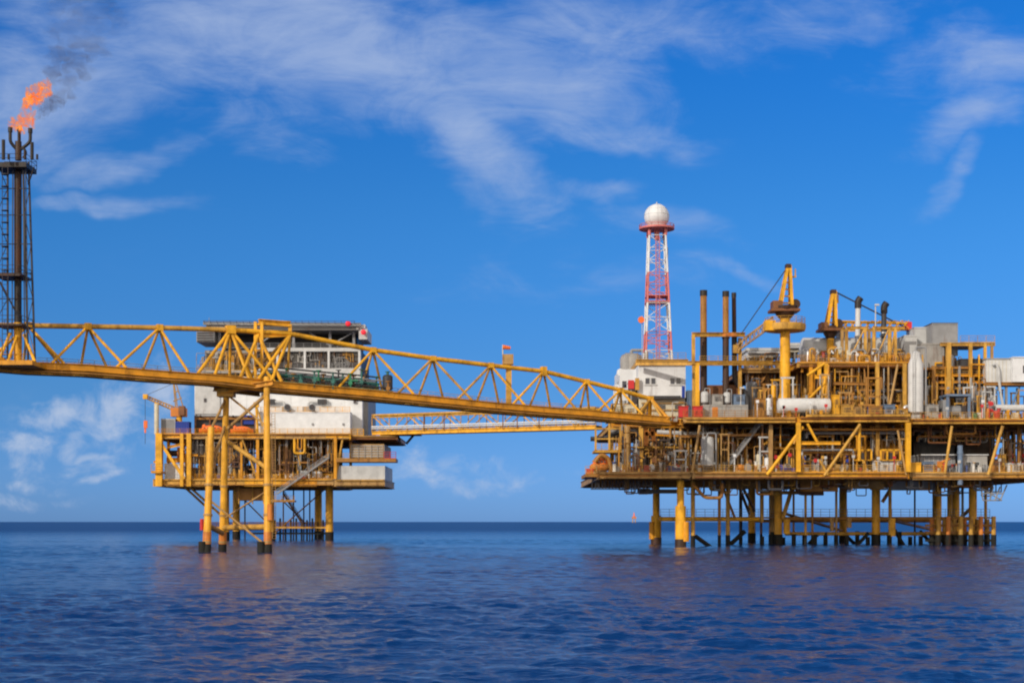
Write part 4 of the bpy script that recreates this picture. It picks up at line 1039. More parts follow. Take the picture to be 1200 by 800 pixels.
    part('head', MB().pbox(297, 471, 303, 477, 345, 1), 'yellow', t)
platform_gear()

# ------------------------------------------------------------------ link bridge between the platforms, behind
def link_bridge():
    a0, b0 = P(436, 507.5, 349), P(698, 500.5, 322)
    root = thing('link_bridge', 'flat yellow box truss footbridge linking the two platforms behind the big bridge', 'bridge', (a0+b0)/2)
    d = (b0-a0).normalized(); pd = V(-d.y, d.x, 0).normalized(); W = 3.4; Ht = 4.2; n = 12
    for k in (0, 1):
        part('bottom_chord', MB().hbeam(a0+pd*(W*k), b0+pd*(W*k), .5, .8), 'yellow', root)
        part('top_chord', MB().tube(a0+pd*(W*k)+V(0,0,Ht), b0+pd*(W*k)+V(0,0,Ht), .26), 'gold', root)
        for i in range(n):
            p, q = a0.lerp(b0, i/n)+pd*(W*k), a0.lerp(b0, (i+1)/n)+pd*(W*k)
            if i % 2: part('brace', MB().tube(p+V(0,0,.3), q+V(0,0,Ht), .14), 'gold', root)
            else: part('brace', MB().tube(p+V(0,0,Ht), q+V(0,0,.3), .14), 'yellow', root)
            part('brace', MB().tube(p+V(0,0,.2), p+V(0,0,Ht), .11), 'gold', root)
    m = MB()
    for i in range(n+1): p = a0.lerp(b0, i/n)+V(0,0,Ht); m.tube(p, p+pd*W, .12)
    part('cross_beam', m, 'gold', root)
    m = MB(); q = [a0+pd*.3, b0+pd*.3, b0+pd*(W-.3), a0+pd*(W-.3)]; vs = [v+V(0,0,.45) for v in q]+[v+V(0,0,.36) for v in q]
    m.add(vs, [(0,1,2,3),(7,6,5,4),(0,4,5,1),(1,5,6,2),(2,6,7,3),(3,7,4,0)]); part('walkway_grating', m, 'deck_plate', root)
    for k in (.1, .9): part('handrail', MB().rail([a0+pd*(W*k)+V(0,0,.45), b0+pd*(W*k)+V(0,0,.45)], 1.15, 1.6, .04), 'gold', root)
    for (dz, off, r, mt) in ((1.5, -.2, .16, 'white'), (1.05, -.2, .16, 'off_white'), (3.6, -.15, .13, 'gold'), (.95, .4, .14, 'pale_grey')):
        part('pipe', MB().path([a0.lerp(b0, t)+pd*off+V(0,0,dz) for t in (0, .33, .66, 1)], r), mt, root)
    for px in (502, 526, 593, 609, 633):
        t = (px-436)/(698-436); t = t*349/(349*t+322*(1-t)) if False else t; p = a0.lerp(b0, t*1.03-.01)-pd*.3
        part('pipe_support', MB().beam(p+V(0,0,.2), p+V(0,0,Ht-.1), .22), 'rust', root)
    # person
    p = a0.lerp(b0, .635)+pd*1.6+V(0,0,.45)
    person(p)

def person(p):
    me = bpy.data.meshes.new('person'); J = [(0,0,.95),(0,0,1.2),(0,0,1.42),(0,0,1.52),(0,-.01,1.64),(-.19,0,1.40),(-.25,.02,1.14),(-.22,-.1,.92),(.19,0,1.40),(.25,.03,1.14),(.24,-.08,.92),(-.1,0,.88),(-.12,-.04,.5),(-.13,.04,.09),(-.13,-.12,.04),(.1,0,.88),(.13,.05,.5),(.13,.12,.09),(.13,-.04,.04)]
    E = [(0,1),(1,2),(2,3),(3,4),(2,5),(5,6),(6,7),(2,8),(8,9),(9,10),(0,11),(11,12),(12,13),(13,14),(0,15),(15,16),(16,17),(17,18)]
    rad = [.15,.15,.14,.06,.11,.075,.055,.045,.075,.055,.045,.1,.07,.05,.045,.1,.07,.05,.045]
    me.from_pydata(J, E, []); me.materials.append(M['coverall'])
    o = bpy.data.objects.new('person', me); col.objects.link(o); o.location = p
    sk = o.modifiers.new('skin', 'SKIN')
    for i, r in enumerate(rad): me.skin_vertices[0].data[i].radius = (r, r)
    me.skin_vertices[0].data[0].use_root = True
    ss = o.modifiers.new('subdivision', 'SUBSURF'); ss.levels = 1; ss.render_levels = 2
    o['label'] = 'person in dark coveralls standing on the flat footbridge between the platforms'; o['category'] = 'person'
    h = part('helmet', MB().sphere(V(0, -.01, 1.71)+Vector(p)-Vector(p), .125, 14, 8, 1, 1.1, .8), 'white', None); h.parent = o
link_bridge()

# ------------------------------------------------------------------ production platform (the large one)
DP = 262.0
PZL, PZM, PZU = 13.08, 22.66, 33.0

def production_platform():
    D = DP
    root = thing('production_platform', 'largest yellow steel production platform with stacked decks on legs at the right', 'platform', V(55, 292, 0))
    x = lambda px, d=D: wx(px, d); z = lambda py, d=D: wz(py, d)
    # decks
    slab(root, 'lower_deck', 700, 811, PZL, D, 66, 1.25, 'tan')
    slab(root, 'lower_deck', 811.5, 1066, PZL+.02, D-.5, 66, 1.2, 'deep_yellow')
    slab(root, 'lower_deck', 1066.5, 1262, PZL-.02, D+.4, 66, 1.15, 'gold')
    part('lower_deck_wing', MB().box(x(686, 266), x(702, 266), 266, 282, PZL-.7, PZL-.1), 'ochre_brown', root)
    slab(root, 'main_deck', 716, 800, PZM-.05, 272, 52, 1.1, 'gold')
    slab(root, 'main_deck', 800.5, 934, PZM, D, 62, 1.0, 'tan')
    slab(root, 'main_deck', 934.5, 1066, PZM+.05, D-.8, 62, 1.0, 'yellow')
    slab(root, 'main_deck', 1067, 1262, PZM-.25, D+.6, 60, .9, 'deep_yellow')
    slab(root, 'upper_deck', 934, 1068, PZU, 268, 40, .95, 'deep_yellow')
    slab(root, 'upper_deck', 868, 932, PZU+.4, 283, 26, .9, 'ochre_brown')
    # deep girders under the lower deck
    for (a, b, y, h, mt) in ((938, 982, 272, 2.0, 'ochre_brown'), (990, 1036, 276, 1.4, 'tan'), (1044, 1092, 276, 1.7, 'grey'), (1100, 1162, 280, 1.2, 'ochre_brown'), (770, 838, 280, 1.0, 'ochre_brown'), (846, 932, 284, 1.3, 'tan')):
        part('deep_girder', MB().hbeam(V(x(a, y), y, PZL-1.2-h/2), V(x(b, y), y, PZL-1.2-h/2), .5, h), mt, root)
    m = MB(); q = random.Random(3)
    for i in range(46):
        y = q.uniform(266, 300); px = q.uniform(720, 1166); zb = PZL-1.2-q.uniform(.5, 2.6); w = q.uniform(3, 16); a, b = x(px, y), x(px+w, y)
        m.beam(V(a, y, PZL-1), V(a, y, zb), .18); m.beam(V(b, y, PZL-1), V(b, y, zb), .18); m.beam(V(a, y, zb), V(b, y, zb), .22)
        if i % 3 == 0: m.beam(V(a, y, zb), V(b, y, PZL-1.1), .12)
    part('hanger_frames', m, 'mixed_pipe', root, kind='stuff')
    part('service_walkway', MB().box(x(693, 268), x(762, 268), 268, 271, z(572, 268)-.15, z(572, 268)), 'dark_steel', root)
    m = MB()
    for i in range(18):
        px = 694+i*4; m.tube(V(x(px, 268), 268, PZL-1.2), V(x(px, 268), 268, z(572, 268)), .09, n=6)
        if i % 2: m.tube(V(x(px, 268), 268, PZL-1.2), V(x(px+4, 268), 268, z(572, 268)), .08, n=6)
    part('walkway_hangers', m, 'dark_steel', root)
    part('service_walkway', MB().box(x(750, 272), x(795, 272), 272, 276, z(577.5, 272), z(573, 272)), 'dark_steel', root)
    # main legs
    for (px, d, w) in ((912, 285, 9.4), (1026.5, 285, 9.8), (1140, 285, 9.2)): leg(root, x(px, d), d, PZL-1.2, S(w, d)/2, 'gold')
    for (px, d, w) in ((881, 318, 8.6), (988, 318, 9), (1098, 318, 10.5)): leg(root, x(px, d), d, PZL-1.2, S(w, d)/2, 'gold')
    for (px, d, w) in ((797.5, 265, 12.5), (769, 298, 12)):
        l = leg(root, x(px, d), d, PZL-1.3, S(w*.68, d)/2, 'yellow', False)
        r = S(w, d)/2; part('leg_sleeve', MB().tube(V(x(px, d), d, -3), V(x(px, d), d, 7.2 if d < 290 else 5.6), r, n=20), 'yellow', l)
        part('splash_coating', MB().tube(V(x(px, d), d, -3), V(x(px, d), d, 1.3), r*1.06, n=20), 'dark_rust', l)
        part('pile_guide', MB().tube(V(x(px, d)+(.85 if d < 290 else -.85), d-.5, .9), V(x(px, d)+(.85 if d < 290 else -.85), d-.4, 4.4), .62, n=14), 'deep_yellow', l)
    # conductors and caissons
    for i, (px, d, w, mt) in enumerate(((812, 272, 5, 'gold'), (843, 276, 3.6, 'ochre_brown'), (853, 280, 5, 'gold'), (905, 290, 8, 'tan'), (944, 280, 3, 'gold'), (952, 284, 3, 'ochre_brown'), (930, 288, 2.6, 'ochre_brown'), (980, 282, 3, 'tan'), (1113, 292, 6, 'gold'), (1120, 300, 9, 'leg_yellow'), (1043, 282, 4, 'gold'), (1155, 282, 3.4, 'gold'), (1128, 288, 3, 'grey'), (868, 300, 4, 'dark_rust'), (892, 296, 3, 'rust'), (1072, 296, 2.2, 'dark_rust'))):
        c = part('conductor', MB().tube(V(x(px, d), d, -3), V(x(px, d), d, PZL-.8), S(w, d)/2, n=12), mt, root)
        part('splash_coating', MB().tube(V(x(px, d), d, -2.5), V(x(px, d), d, 1.9), S(w, d)/2*1.12, n=12), 'fouling', c)
    # jacket braces
    for (a, b, r, mt) in (((866, 570, 286), (878, 601, 300), .3, 'ochre_brown'), ((930, 566, 284), (917, 608, 284), .4, 'gold'), ((846, 568, 280), (861, 606, 284), .24, 'ochre_brown'),
                          ((868, 566, 284), (884, 598, 300), .3, 'ochre_brown'), ((1044, 572, 284), (1034, 588, 284), .35, 'ochre_brown'), ((1120, 612, 296), (1141, 592, 286), .35, 'gold'),
                          ((1043, 612, 284), (1060, 640, 284), .35, 'fouling'), ((815, 628, 270), (833, 641, 272), .4, 'fouling'), ((873, 622, 284), (853, 640, 284), .42, 'fouling'),
                          ((960, 624, 290), (945, 640, 290), .35, 'fouling'), ((990, 626, 290), (1005, 640, 290), .35, 'fouling'), ((1018, 624, 284), (1003, 640, 284), .35, 'fouling'),
                          ((1078, 622, 290), (1095, 640, 290), .35, 'fouling'), ((915, 600, 285), (988, 622, 318), .3, 'ochre_brown'), ((1030, 606, 285), (1100, 622, 318), .3, 'ochre_brown')):
        part('brace', MB().tube(P(*a), P(*b), r, n=12), mt, root)
    zt = z(606, 285)
    part('jacket_tie', MB().tube(V(x(772, 285), 285, z(608, 285)), V(x(890, 285), 285, z(608, 285)), .42, n=14), 'yellow', root)
    part('jacket_tie', MB().tube(V(x(915, 285), 285, z(607.5, 285)), V(x(1142, 285), 285, z(607.5, 285)), .36, n=14), 'ochre_brown', root)
    part('jacket_tie', MB().tube(V(x(920, 286), 286, z(625, 286)), V(x(1150, 286), 286, z(625, 286)), .36, n=14), 'gold', root)
    part('jacket_tie', MB().tube(V(x(878, 318), 318, z(610, 318)), V(x(1100, 318), 318, z(610, 318)), .36, n=14), 'ochre_brown', root)
    part('walkway', MB().box(x(772, 287), x(1165, 287), 287, 288.6, zt-.2, zt), 'ochre_brown', root)
    part('walkway_rail', MB().rail([V(x(774, 287), 287, zt), V(x(1160, 287), 287, zt)], 1.6, 1.7, .045), 'grey', root)
    # boat landing with fender posts
    for i in range(12):
        px = 1092+i*6.4+(i % 3); d = 280-(i % 2)*2; f = part('fender_post', MB().tube(V(x(px, d), d, 2.0), V(x(px, d), d, 4.9+.5*(i % 2)), .42, n=12), 'gold' if i % 3 else 'primer_orange', root)
        part('fender_foot', MB().tube(V(x(px, d), d, -2.5), V(x(px, d), d, 2.0), .5, n=12), 'fouling', f)
    for pz in (3.7, 2.4, .9): part('fender_beam', MB().beam(V(x(1085, 279), 279.4, pz), V(x(1166, 279), 279.4, pz), .4, .45), 'ochre_brown' if pz > 1 else 'fouling', root)
    for i in range(16):
        px = 893+i*12.4; d = 284+(i*7 % 5); part('fender_post', MB().tube(V(x(px, d), d, -2), V(x(px, d), d, R.uniform(1.4, 2.6)), .42, n=10), 'fouling', root)
    for (px, w, y0, y1) in ((922, 8, 608, 625), (1046, 7, 607, 628), (995, 6, 605, 618), (975, 5, 606, 622)):
        part('pile_guide', MB().tube(V(x(px, 282), 282, z(y1, 282)), V(x(px, 282), 282, z(y0, 282)), S(w, 282)/2, n=14), 'yellow' if px in (922, 1046) else 'tan', root)
    # pipe loops below the deck
    part('pipe', MB().path([P(893, 612, 282), P(893, 577, 282), P(930, 577, 282), P(941, 577, 282), P(941, 566, 282)], .33), 'gold', root)
    part('pipe', MB().path([P(811, 566, 266), P(826, 583, 266), P(846, 583, 266), P(846, 566, 266)], .3), 'ochre_brown', root)
    part('pipe', MB().path([P(935, 566, 270), P(935, 578, 270), P(965, 578, 270)], .36), 'dark_rust', root)
    # access basket hanging at the right end
    m = MB()
    for (a, b) in (((1150, 572), (1174, 586)), ((1174, 586), (1168, 586)), ((1152, 586), (1172, 586)), ((1172, 586), (1180, 568)), ((1152, 586), (1150, 572)), ((1160, 586), (1164, 570)), ((1150, 578), (1176, 578)), ((1166, 586), (1172, 570))):
        for dy in (0, 3): m.tube(P(a[0], a[1], 266+dy), P(b[0], b[1], 266+dy), .13, n=6)
    part('access_basket', m, 'grey', root)
    # main columns between lower and main decks
    for (px, d, w, mt) in ((717, 274, 4, 'tan'), (751, 272, 5, 'gold'), (765, 276, 4, 'yellow'), (806, 270, 3, 'ochre_brown'), (903, 264, 4.5, 'tan'), (935.5, 261, 5, 'yellow'), (1028, 266, 4.5, 'gold'), (1064, 261, 5.5, 'yellow'),
                           (880, 276, 4, 'ochre_brown'), (963, 276, 4, 'ochre_brown'), (1090, 284, 4, 'dark_rust'), (1145, 284, 3.5, 'ochre_brown'), (1181, 274, 4, 'ochre_brown'), (1187, 284, 3.5, 'dark_rust'), (1194, 270, 4, 'ochre_brown'), (1220, 264, 5, 'gold'),
                           (845, 290, 4, 'rust'), (1000, 290, 4, 'rust'), (780, 290, 4, 'ochre_brown')):
        part('column', MB().beam(V(x(px, d), d, PZL), V(x(px, d), d, PZM-1), S(w, d), S(w, d)), mt, root)
    part('column', MB().tube(V(x(735, 270), 270, z(572, 270)), V(x(735, 270), 270, PZM-1), S(7.4, 270)/2, n=18), 'tan', root)
    part('column', MB().tube(V(x(1007, 262), 262, z(540, 262)), V(x(1007, 262), 262, PZM-1), S(4, 262)/2, n=12), 'yellow', root)
    # big diagonals on the face
    for (a, b, w, mt) in (((899, 556), (941, 500), 4, 'yellow'), ((966, 557), (1008, 497), 3.6, 'gold'), ((946, 496), (960, 522), 3.2, 'yellow'), ((938, 502), (930, 520), 3, 'gold'), ((1107, 555), (1115.5, 499), 3.4, 'gold'), ((1158, 556), (1175, 499), 3.8, 'gold'),
                          ((811, 554), (820, 498), 3, 'tan'), ((1052, 504), (1062, 556), 2.6, 'tan'), ((960, 538), (970, 556), 3, 'gold'), ((946, 440), (966, 426), 3.5, 'yellow')):
        d = 261.2; part('brace', MB().tube(P(*a, d), P(*b, d), S(w, d)/2, n=12), mt, root)
    # U frame of beams projecting on the face
    part('face_beam', MB().hbeam(P(937, 519, 261), P(985, 519, 261), .5, .55), 'yellow', root)
    part('face_beam', MB().hbeam(P(1066.5, 486, 260.8), P(945, 486.5, 260.8), .35, .45), 'gold', root)
    part('face_beam', MB().hbeam(P(760, 508, 268), P(800, 510, 268), .5, .6), 'deep_yellow', root)
    part('face_beam', MB().hbeam(P(795, 511, 266), P(900, 509, 266), .4, .45), 'ochre_brown', root)
    for (px, y0, y1) in ((968, 426, 497), (1028, 425, 497), (960, 424, 440), (1060, 426, 490)):
        part('column', MB().beam(P(px, y1, 267), P(px, y0, 267), S(4, 267), S(4, 267)), 'gold' if px > 1000 else 'yellow', root)
    for (px, d, mt) in ((876, 284, 'ochre_brown'), (930, 284, 'ochre_brown'), (905, 300, 'rust'), (985, 285, 'ochre_brown'), (1010, 275, 'gold'), (1045, 285, 'ochre_brown'), (945, 290, 'rust'), (1000, 300, 'rust'), (1066, 300, 'rust'), (950, 268, 'deep_yellow')):
        part('column', MB().beam(V(x(px, d), d, PZM), V(x(px, d), d, PZU-.5), S(4, d), S(4, d)), mt, root)
    # braces at the upper level
    for (a, b, d, w, mt) in (((949, 466), (967, 448), 266.5, 3.4, 'yellow'), ((963, 469), (967, 442), 266.6, 3, 'yellow'), ((1043, 474), (1052, 427), 267, 3, 'tan'), ((1005, 458), (1016, 470), 268, 3, 'gold'), ((1018, 470), (1030, 452), 270, 2.6, 'ochre_brown'), ((880, 470), (902, 432), 284, 3, 'ochre_brown')):
        part('brace', MB().tube(P(*a, d), P(*b, d), S(w, d)/2, n=10), mt, root)
    part('face_beam', MB().hbeam(P(955, 441.5, 267), P(972, 441.5, 267), .6, .7), 'yellow', root)
    part('face_beam', MB().hbeam(P(977, 449, 268), P(1028, 450, 268), .4, .5), 'ochre_brown', root)
    # fire walls deep inside, painted dark so the interior reads shaded
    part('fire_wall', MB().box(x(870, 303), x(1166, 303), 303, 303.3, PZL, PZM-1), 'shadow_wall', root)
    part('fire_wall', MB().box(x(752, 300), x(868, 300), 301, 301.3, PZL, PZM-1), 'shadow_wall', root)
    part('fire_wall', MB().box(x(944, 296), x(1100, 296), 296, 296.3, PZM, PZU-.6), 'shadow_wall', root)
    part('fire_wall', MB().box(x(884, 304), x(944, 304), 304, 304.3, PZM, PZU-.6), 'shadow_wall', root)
    # stairs
    part('stair', MB().stair(V(x(848, 266), 266, PZL), V(x(896, 266), 266, PZM), 1.1), 'grey', root)
    part('stair', MB().stair(V(x(1012, 272), 272, PZM), V(x(985, 272), 272, PZU), 1.0), 'ochre_brown', root)
    part('stair', MB().stair(V(x(770, 274), 274, PZL), V(x(740, 274), 274, PZM), 1.0), 'ochre_brown', root)
    # handrails
    for (a, b, Z, d, mt) in ((702, 811, PZL, D, 'tan'), (811, 900, PZL, D-.4, 'gold'), (906, 1064, PZL, D-.4, 'gold'), (1082, 1107, PZL, D+.4, 'yellow'), (1160, 1262, PZL, D+.4, 'gold'),
                            (801, 934, PZM, D, 'ochre_brown'), (945, 1060, PZM+.05, D-.7, 'gold'), (1067, 1262, PZM-.25, D+.6, 'gold'), (935, 1068, PZU, 268, 'deep_yellow'), (869, 931, PZU+.4, 283, 'tan'), (718, 745, PZM, 272, 'gold')):
        part('handrail', MB().rail([V(x(a, d), d+.1, Z), V(x(b, d), d+.1, Z)], 1.2, 1.8, .05), mt, root)
    part('handrail', MB().rail([V(x(686, 266), 266, PZL), V(x(700, 266), 266, PZL)], 1.2, 1.4, .05), 'gold', root)
    part('handrail', MB().rail([V(x(700, D), D+.1, PZL), V(x(700, D), D+40, PZL)], 1.2, 2, .05), 'tan', root)
    # suspended access platform at the left end
    m = MB()
    for (px, py0, py1) in ((698, 500, 527), (714, 496, 527), (727, 500, 527)):
        for dd in (270, 276): m.beam(P(px, py1, dd), P(px, py0, dd), .35)
    m.beam(P(697, 502, 270), P(728, 502, 270), .3); m.beam(P(697, 514, 270), P(728, 514, 270), .22); m.box(x(696, 270), x(729, 270), 270, 276, z(528, 270)-.3, z(528, 270)+.1)
    part('hanging_platform', m, 'gold', root)
    part('hanging_rail', MB().rail([P(697, 527.5, 270), P(729, 527.5, 270)], 1.2, 1.3, .05), 'gold', root)
    part('pipe', MB().path([P(692, 514, 272), P(705, 514, 272), P(716, 510, 272), P(730, 504, 272), P(745, 506, 272), P(752, 514, 272), P(752, 530, 272)], .42), 'dark_steel', root)
    part('pipe', MB().path([P(716, 506, 273), P(728, 502, 273), P(760, 503, 273)], .36), 'grey', root)
    part('pipe', MB().path([P(770, 506, 268), P(812, 508, 268), P(842, 508, 268)], .4), 'pale_grey', root)
    # bridge landing frame under the end of the truss bridge
    m = MB()
    for (a, b) in (((757, 495), (757, 520)), ((764, 495), (766, 516)), ((756, 508), (766, 508))): m.beam(P(*a, 258), P(*b, 258), .7)
    m.beam(P(757, 520, 258), P(757, 520, 272), .6); m.beam(P(766, 515, 258), P(766, 515, 272), .6)
    part('bridge_seat', m, 'primer_orange', root)
    part('bridge_seat_beam', MB().hbeam(P(752, 497.5, 255), P(800, 497.5, 258), 1.0, 1.1), 'deep_yellow', root)
    part('bridge_seat_beam', MB().hbeam(P(797, 494, 252), P(797, 497, 272), .8, 1.0), 'deep_yellow', root)
    return root
PP = production_platform()

def pipework():
    """pipe runs inside the decks, each from deck to deck"""
    mats = ['ochre_brown', 'gold', 'rust', 'grey', 'tan', 'dark_rust', 'pale_grey', 'deep_yellow']
    def run(px0, px1, d0, d1, Z0, Z1, n, seed):
        r_ = random.Random(seed)
        for i in range(n):
            d = r_.uniform(d0, d1); px = r_.uniform(px0, px1); zz = r_.uniform(Z0+1.2, Z1-1.4); px2 = min(max(px+r_.uniform(-34, 34), px0), px1)
            k = r_.random()
            a = lambda p, z_, dd=d: V(wx(p, dd), dd, z_)
            if k < .35: pts = [a(px, Z0), a(px, Z1)]
            elif k < .7: pts = [a(px, Z0), a(px, zz), a(px2, zz), a(px2, Z1)]
            elif k < .85: pts = [a(px, Z1), a(px, zz), a(px2, zz), a(px2, Z1)]
            else: pts = [a(px, Z0), a(px, zz), a(px, zz, d+5), a(px, Z1, d+5)]
            part('pipe', MB().path(pts, r_.choice([.09, .12, .16, .2, .26, .32]), 8), r_.choice(mats), PP)
    run(722, 900, 268, 292, PZL, PZM-1.1, 30, 1)
    run(905, 1075, 266, 296, PZL, PZM-1.1, 34, 2)
    run(1080, 1215, 276, 300, PZL, PZM-1.2, 14, 3)
    # level above, different part of the platform
    mats2 = ['deep_yellow', 'ochre_brown', 'gold', 'rust', 'grey', 'pale_grey', 'dark_rust', 'tan']
    r_ = random.Random(8)
    for i in range(58):
        d = r_.uniform(267, 293); px = r_.uniform(878, 1066); zz = r_.uniform(PZM+1.2, PZU-1.4); px2 = min(max(px+r_.uniform(-30, 30), 876), 1068)
        zt = PZU-.6
        if px < 934 or px2 < 934: d = max(d, 284)
        a = lambda p, z_: V(wx(p, d), d, z_)
        pts = [a(px, PZM), a(px, zz), a(px2, zz), a(px2, zt)] if i % 3 else [a(px, PZM), a(px, zt)]
        part('riser_pipe', MB().path(pts, r_.choice([.1, .14, .2, .28, .36]), 8), r_.choice(mats2), PP)
    # horizontal headers along the face and cable trays
    for i, (y, p0, p1, d, r, mt) in enumerate(((503, 936, 1062, 264, .22, 'ochre_brown'), (507, 945, 1060, 266, .28, 'grey'), (512, 820, 930, 268, .2, 'rust'), (527, 940, 1000, 263.5, .16, 'pale_grey'), (530, 935, 1005, 264, .2, 'ochre_brown'),
                                               (504, 1070, 1190, 268, .25, 'dark_rust'), (511, 1075, 1170, 270, .18, 'ochre_brown'), (524, 730, 800, 271, .18, 'gold'), (535, 735, 812, 273, .2, 'tan'), (430, 940, 1062, 269, .25, 'deep_yellow'), (437, 975, 1060, 271, .2, 'ochre_brown'),
                                               (458, 980, 1062, 270, .22, 'grey'), (466, 985, 1040, 269, .3, 'pale_grey'), (450, 880, 935, 286, .25, 'ochre_brown'), (462, 868, 930, 286, .22, 'rust'), (476, 1060, 1072, 266, .3, 'silver'))):
        part('header_pipe', MB().path([P(p0, y+6, d), P(p0, y, d), P(p1, y, d), P(p1, y+5, d)], r), mt, PP)
    for (y, p0, p1, d) in ((501, 822, 930, 270), (506, 1080, 1160, 275), (515, 742, 800, 276), (428, 985, 1060, 276)):
        part('cable_tray', MB().box(wx(p0, d), wx(p1, d), d, d+.9, wz(y, d)-.12, wz(y, d)), 'grey', PP)
pipework()
def fine_steel():
    q = random.Random(21)
    mats = ['gold', 'deep_yellow', 'tan', 'yellow', 'ochre_brown', 'pale_grey']
    for i in range(46):      # goal post pipe supports on the main deck
        D = q.uniform(264, 282); px = q.uniform(880, 1066); w = q.uniform(5, 16); h = q.uniform(2.2, 8.5); Z = PZM+.02; d = q.uniform(.14, .3)
        m = MB(); a, b = wx(px, D), wx(px+w, D); m.beam(V(a, D, Z), V(a, D, Z+h), d); m.beam(V(b, D, Z), V(b, D, Z+h), d); m.beam(V(a-.3, D, Z+h), V(b+.3, D, Z+h), d*1.2)
        if q.random() < .6: m.beam(V(a, D, Z+h*.55), V(b, D, Z+h*.55), d)
        if q.random() < .5: m.tube(V(a, D, Z+.1), V(b, D, Z+h), d*.5)
        part('pipe_support', m, q.choice(mats), PP)
    for i in range(44):      # and on the lower deck
        D = q.uniform(264, 280); px = q.uniform(716, 1066); w = q.uniform(4, 14); h = q.uniform(2.0, 7.5); Z = PZL+.02; d = q.uniform(.14, .28)
        m = MB(); a, b = wx(px, D), wx(px+w, D); m.beam(V(a, D, Z), V(a, D, Z+h), d); m.beam(V(b, D, Z), V(b, D, Z+h), d); m.beam(V(a-.3, D, Z+h), V(b+.3, D, Z+h), d*1.2)
        if q.random() < .6: m.beam(V(a, D, Z+h*.6), V(b, D, Z+h*.6), d)
        part('pipe_support', m, q.choice(mats), PP)
    for i in range(34):      # right hand bay
        D = q.uniform(264, 274); px = q.uniform(1086, 1196); w = q.uniform(4, 12); h = q.uniform(2, 6.5); Z = PZM-.23; d = q.uniform(.12, .24)
        m = MB(); a, b = wx(px, D), wx(px+w, D); m.beam(V(a, D, Z), V(a, D, Z+h), d); m.beam(V(b, D, Z), V(b, D, Z+h), d); m.beam(V(a-.2, D, Z+h), V(b+.2, D, Z+h), d*1.2); m.beam(V(a, D, Z+h*.5), V(b, D, Z+h*.5), d)
        part('cable_stand', m, q.choice(['pale_grey', 'gold', 'tan', 'grey', 'ochre_brown']), PP)
    for i in range(40):      # branch lines with small valves on the upper deck
        D = q.uniform(269, 277); px = q.uniform(936, 1064); Z = PZU+.02; h = q.uniform(1.0, 3.4); w = q.uniform(-12, 12); p2 = min(max(px+w, 936), 1064)
        m = MB().path([V(wx(px, D), D, Z), V(wx(px, D), D, Z+h), V(wx(p2, D), D, Z+h), V(wx(p2, D), D, Z)], q.choice([.1, .14, .2, .26]))
        m.lathe(V(wx(px, D), D-.3, Z+h*.7), [(.3, -.08), (.3, .08)], 10, 'y')
        part('branch_pipe', m, q.choice(['pale_grey', 'white', 'gold', 'deep_yellow', 'silver', 'ochre_brown', 'cream']), PP)
    for i in range(22):      # under deck pipe droppers
        D = q.uniform(266, 284); px = q.uniform(820, 1160); w = q.uniform(4, 22); z1 = PZL-1.3; h = q.uniform(.8, 2.6)
        part('drain_pipe', MB().path([V(wx(px, D), D, z1), V(wx(px, D), D, z1-h), V(wx(px+w, D), D, z1-h), V(wx(px+w, D), D, z1)], q.choice([.1, .16, .22])), q.choice(['ochre_brown', 'gold', 'rust', 'grey']), PP)
    for i in range(70):      # thin stanchions, struts and short beams that fill the faces of the upper levels
        zone = q.choice([(872, 934, PZM, PZU+.2, 266), (936, 1066, PZM, PZU-.6, 266.5), (936, 1066, PZM, PZU-.6, 268), (1076, 1162, PZM-.2, 34.5, 269)])
        D = zone[4]+q.uniform(0, 4) if zone[0] != 872 else q.uniform(284, 290); px = q.uniform(zone[0], zone[1]); z0, z1 = zone[2], zone[3]; k = q.random(); w = q.uniform(.12, .3); m = MB()
        if k < .4: m.beam(V(wx(px, D), D, z0), V(wx(px, D), D, z1), w)
        elif k < .75: p2 = min(zone[1], px+q.uniform(8, 26)); zz = q.uniform(z0+2, z1-1); m.beam(V(wx(px, D), D, zz), V(wx(p2, D), D, zz), w); m.beam(V(wx(px, D), D, z0), V(wx(px, D), D, zz), w*.8); m.beam(V(wx(p2, D), D, z0), V(wx(p2, D), D, zz), w*.8)
        else: m.tube(V(wx(px, D), D, z0), V(wx(px+q.uniform(-14, 14), D), D, z1), w*.6, n=8)
        part('stanchion', m, q.choice(mats), PP)
    for (a, b, Z, D) in ((880, 930, PZM+3.4, 284), (940, 1064, PZM+3.6, 270), (975, 1060, PZM+6.8, 272), (742, 806, PZL+4.4, 272), (820, 896, PZL+4.8, 271), (905, 1060, PZL+4.6, 269)):   # mezzanine gratings with rails
        part('mezzanine', MB().box(wx(a, D), wx(b, D), D, D+7, Z-.25, Z), 'ochre_brown', PP); part('mezzanine_rail', MB().rail([V(wx(a, D), D, Z), V(wx(b, D), D, Z)], 1.15, 1.7, .05), q.choice(['gold', 'deep_yellow']), PP)
    for i in range(18):      # pipes and struts before the dark bay on the right
        D = q.uniform(266, 275); px = q.uniform(1074, 1150); p2 = min(px+q.uniform(10, 40), 1164); zz = q.uniform(PZM-4.6, PZM-1.4)
        part('bay_pipe', MB().path([V(wx(px, D), D, PZM-1), V(wx(px, D), D, zz), V(wx(p2, D), D, zz), V(wx(p2, D), D, PZM-1)], q.choice([.1, .15, .2])), q.choice(['ochre_brown', 'rust', 'grey', 'tan', 'dark_rust']), PP)
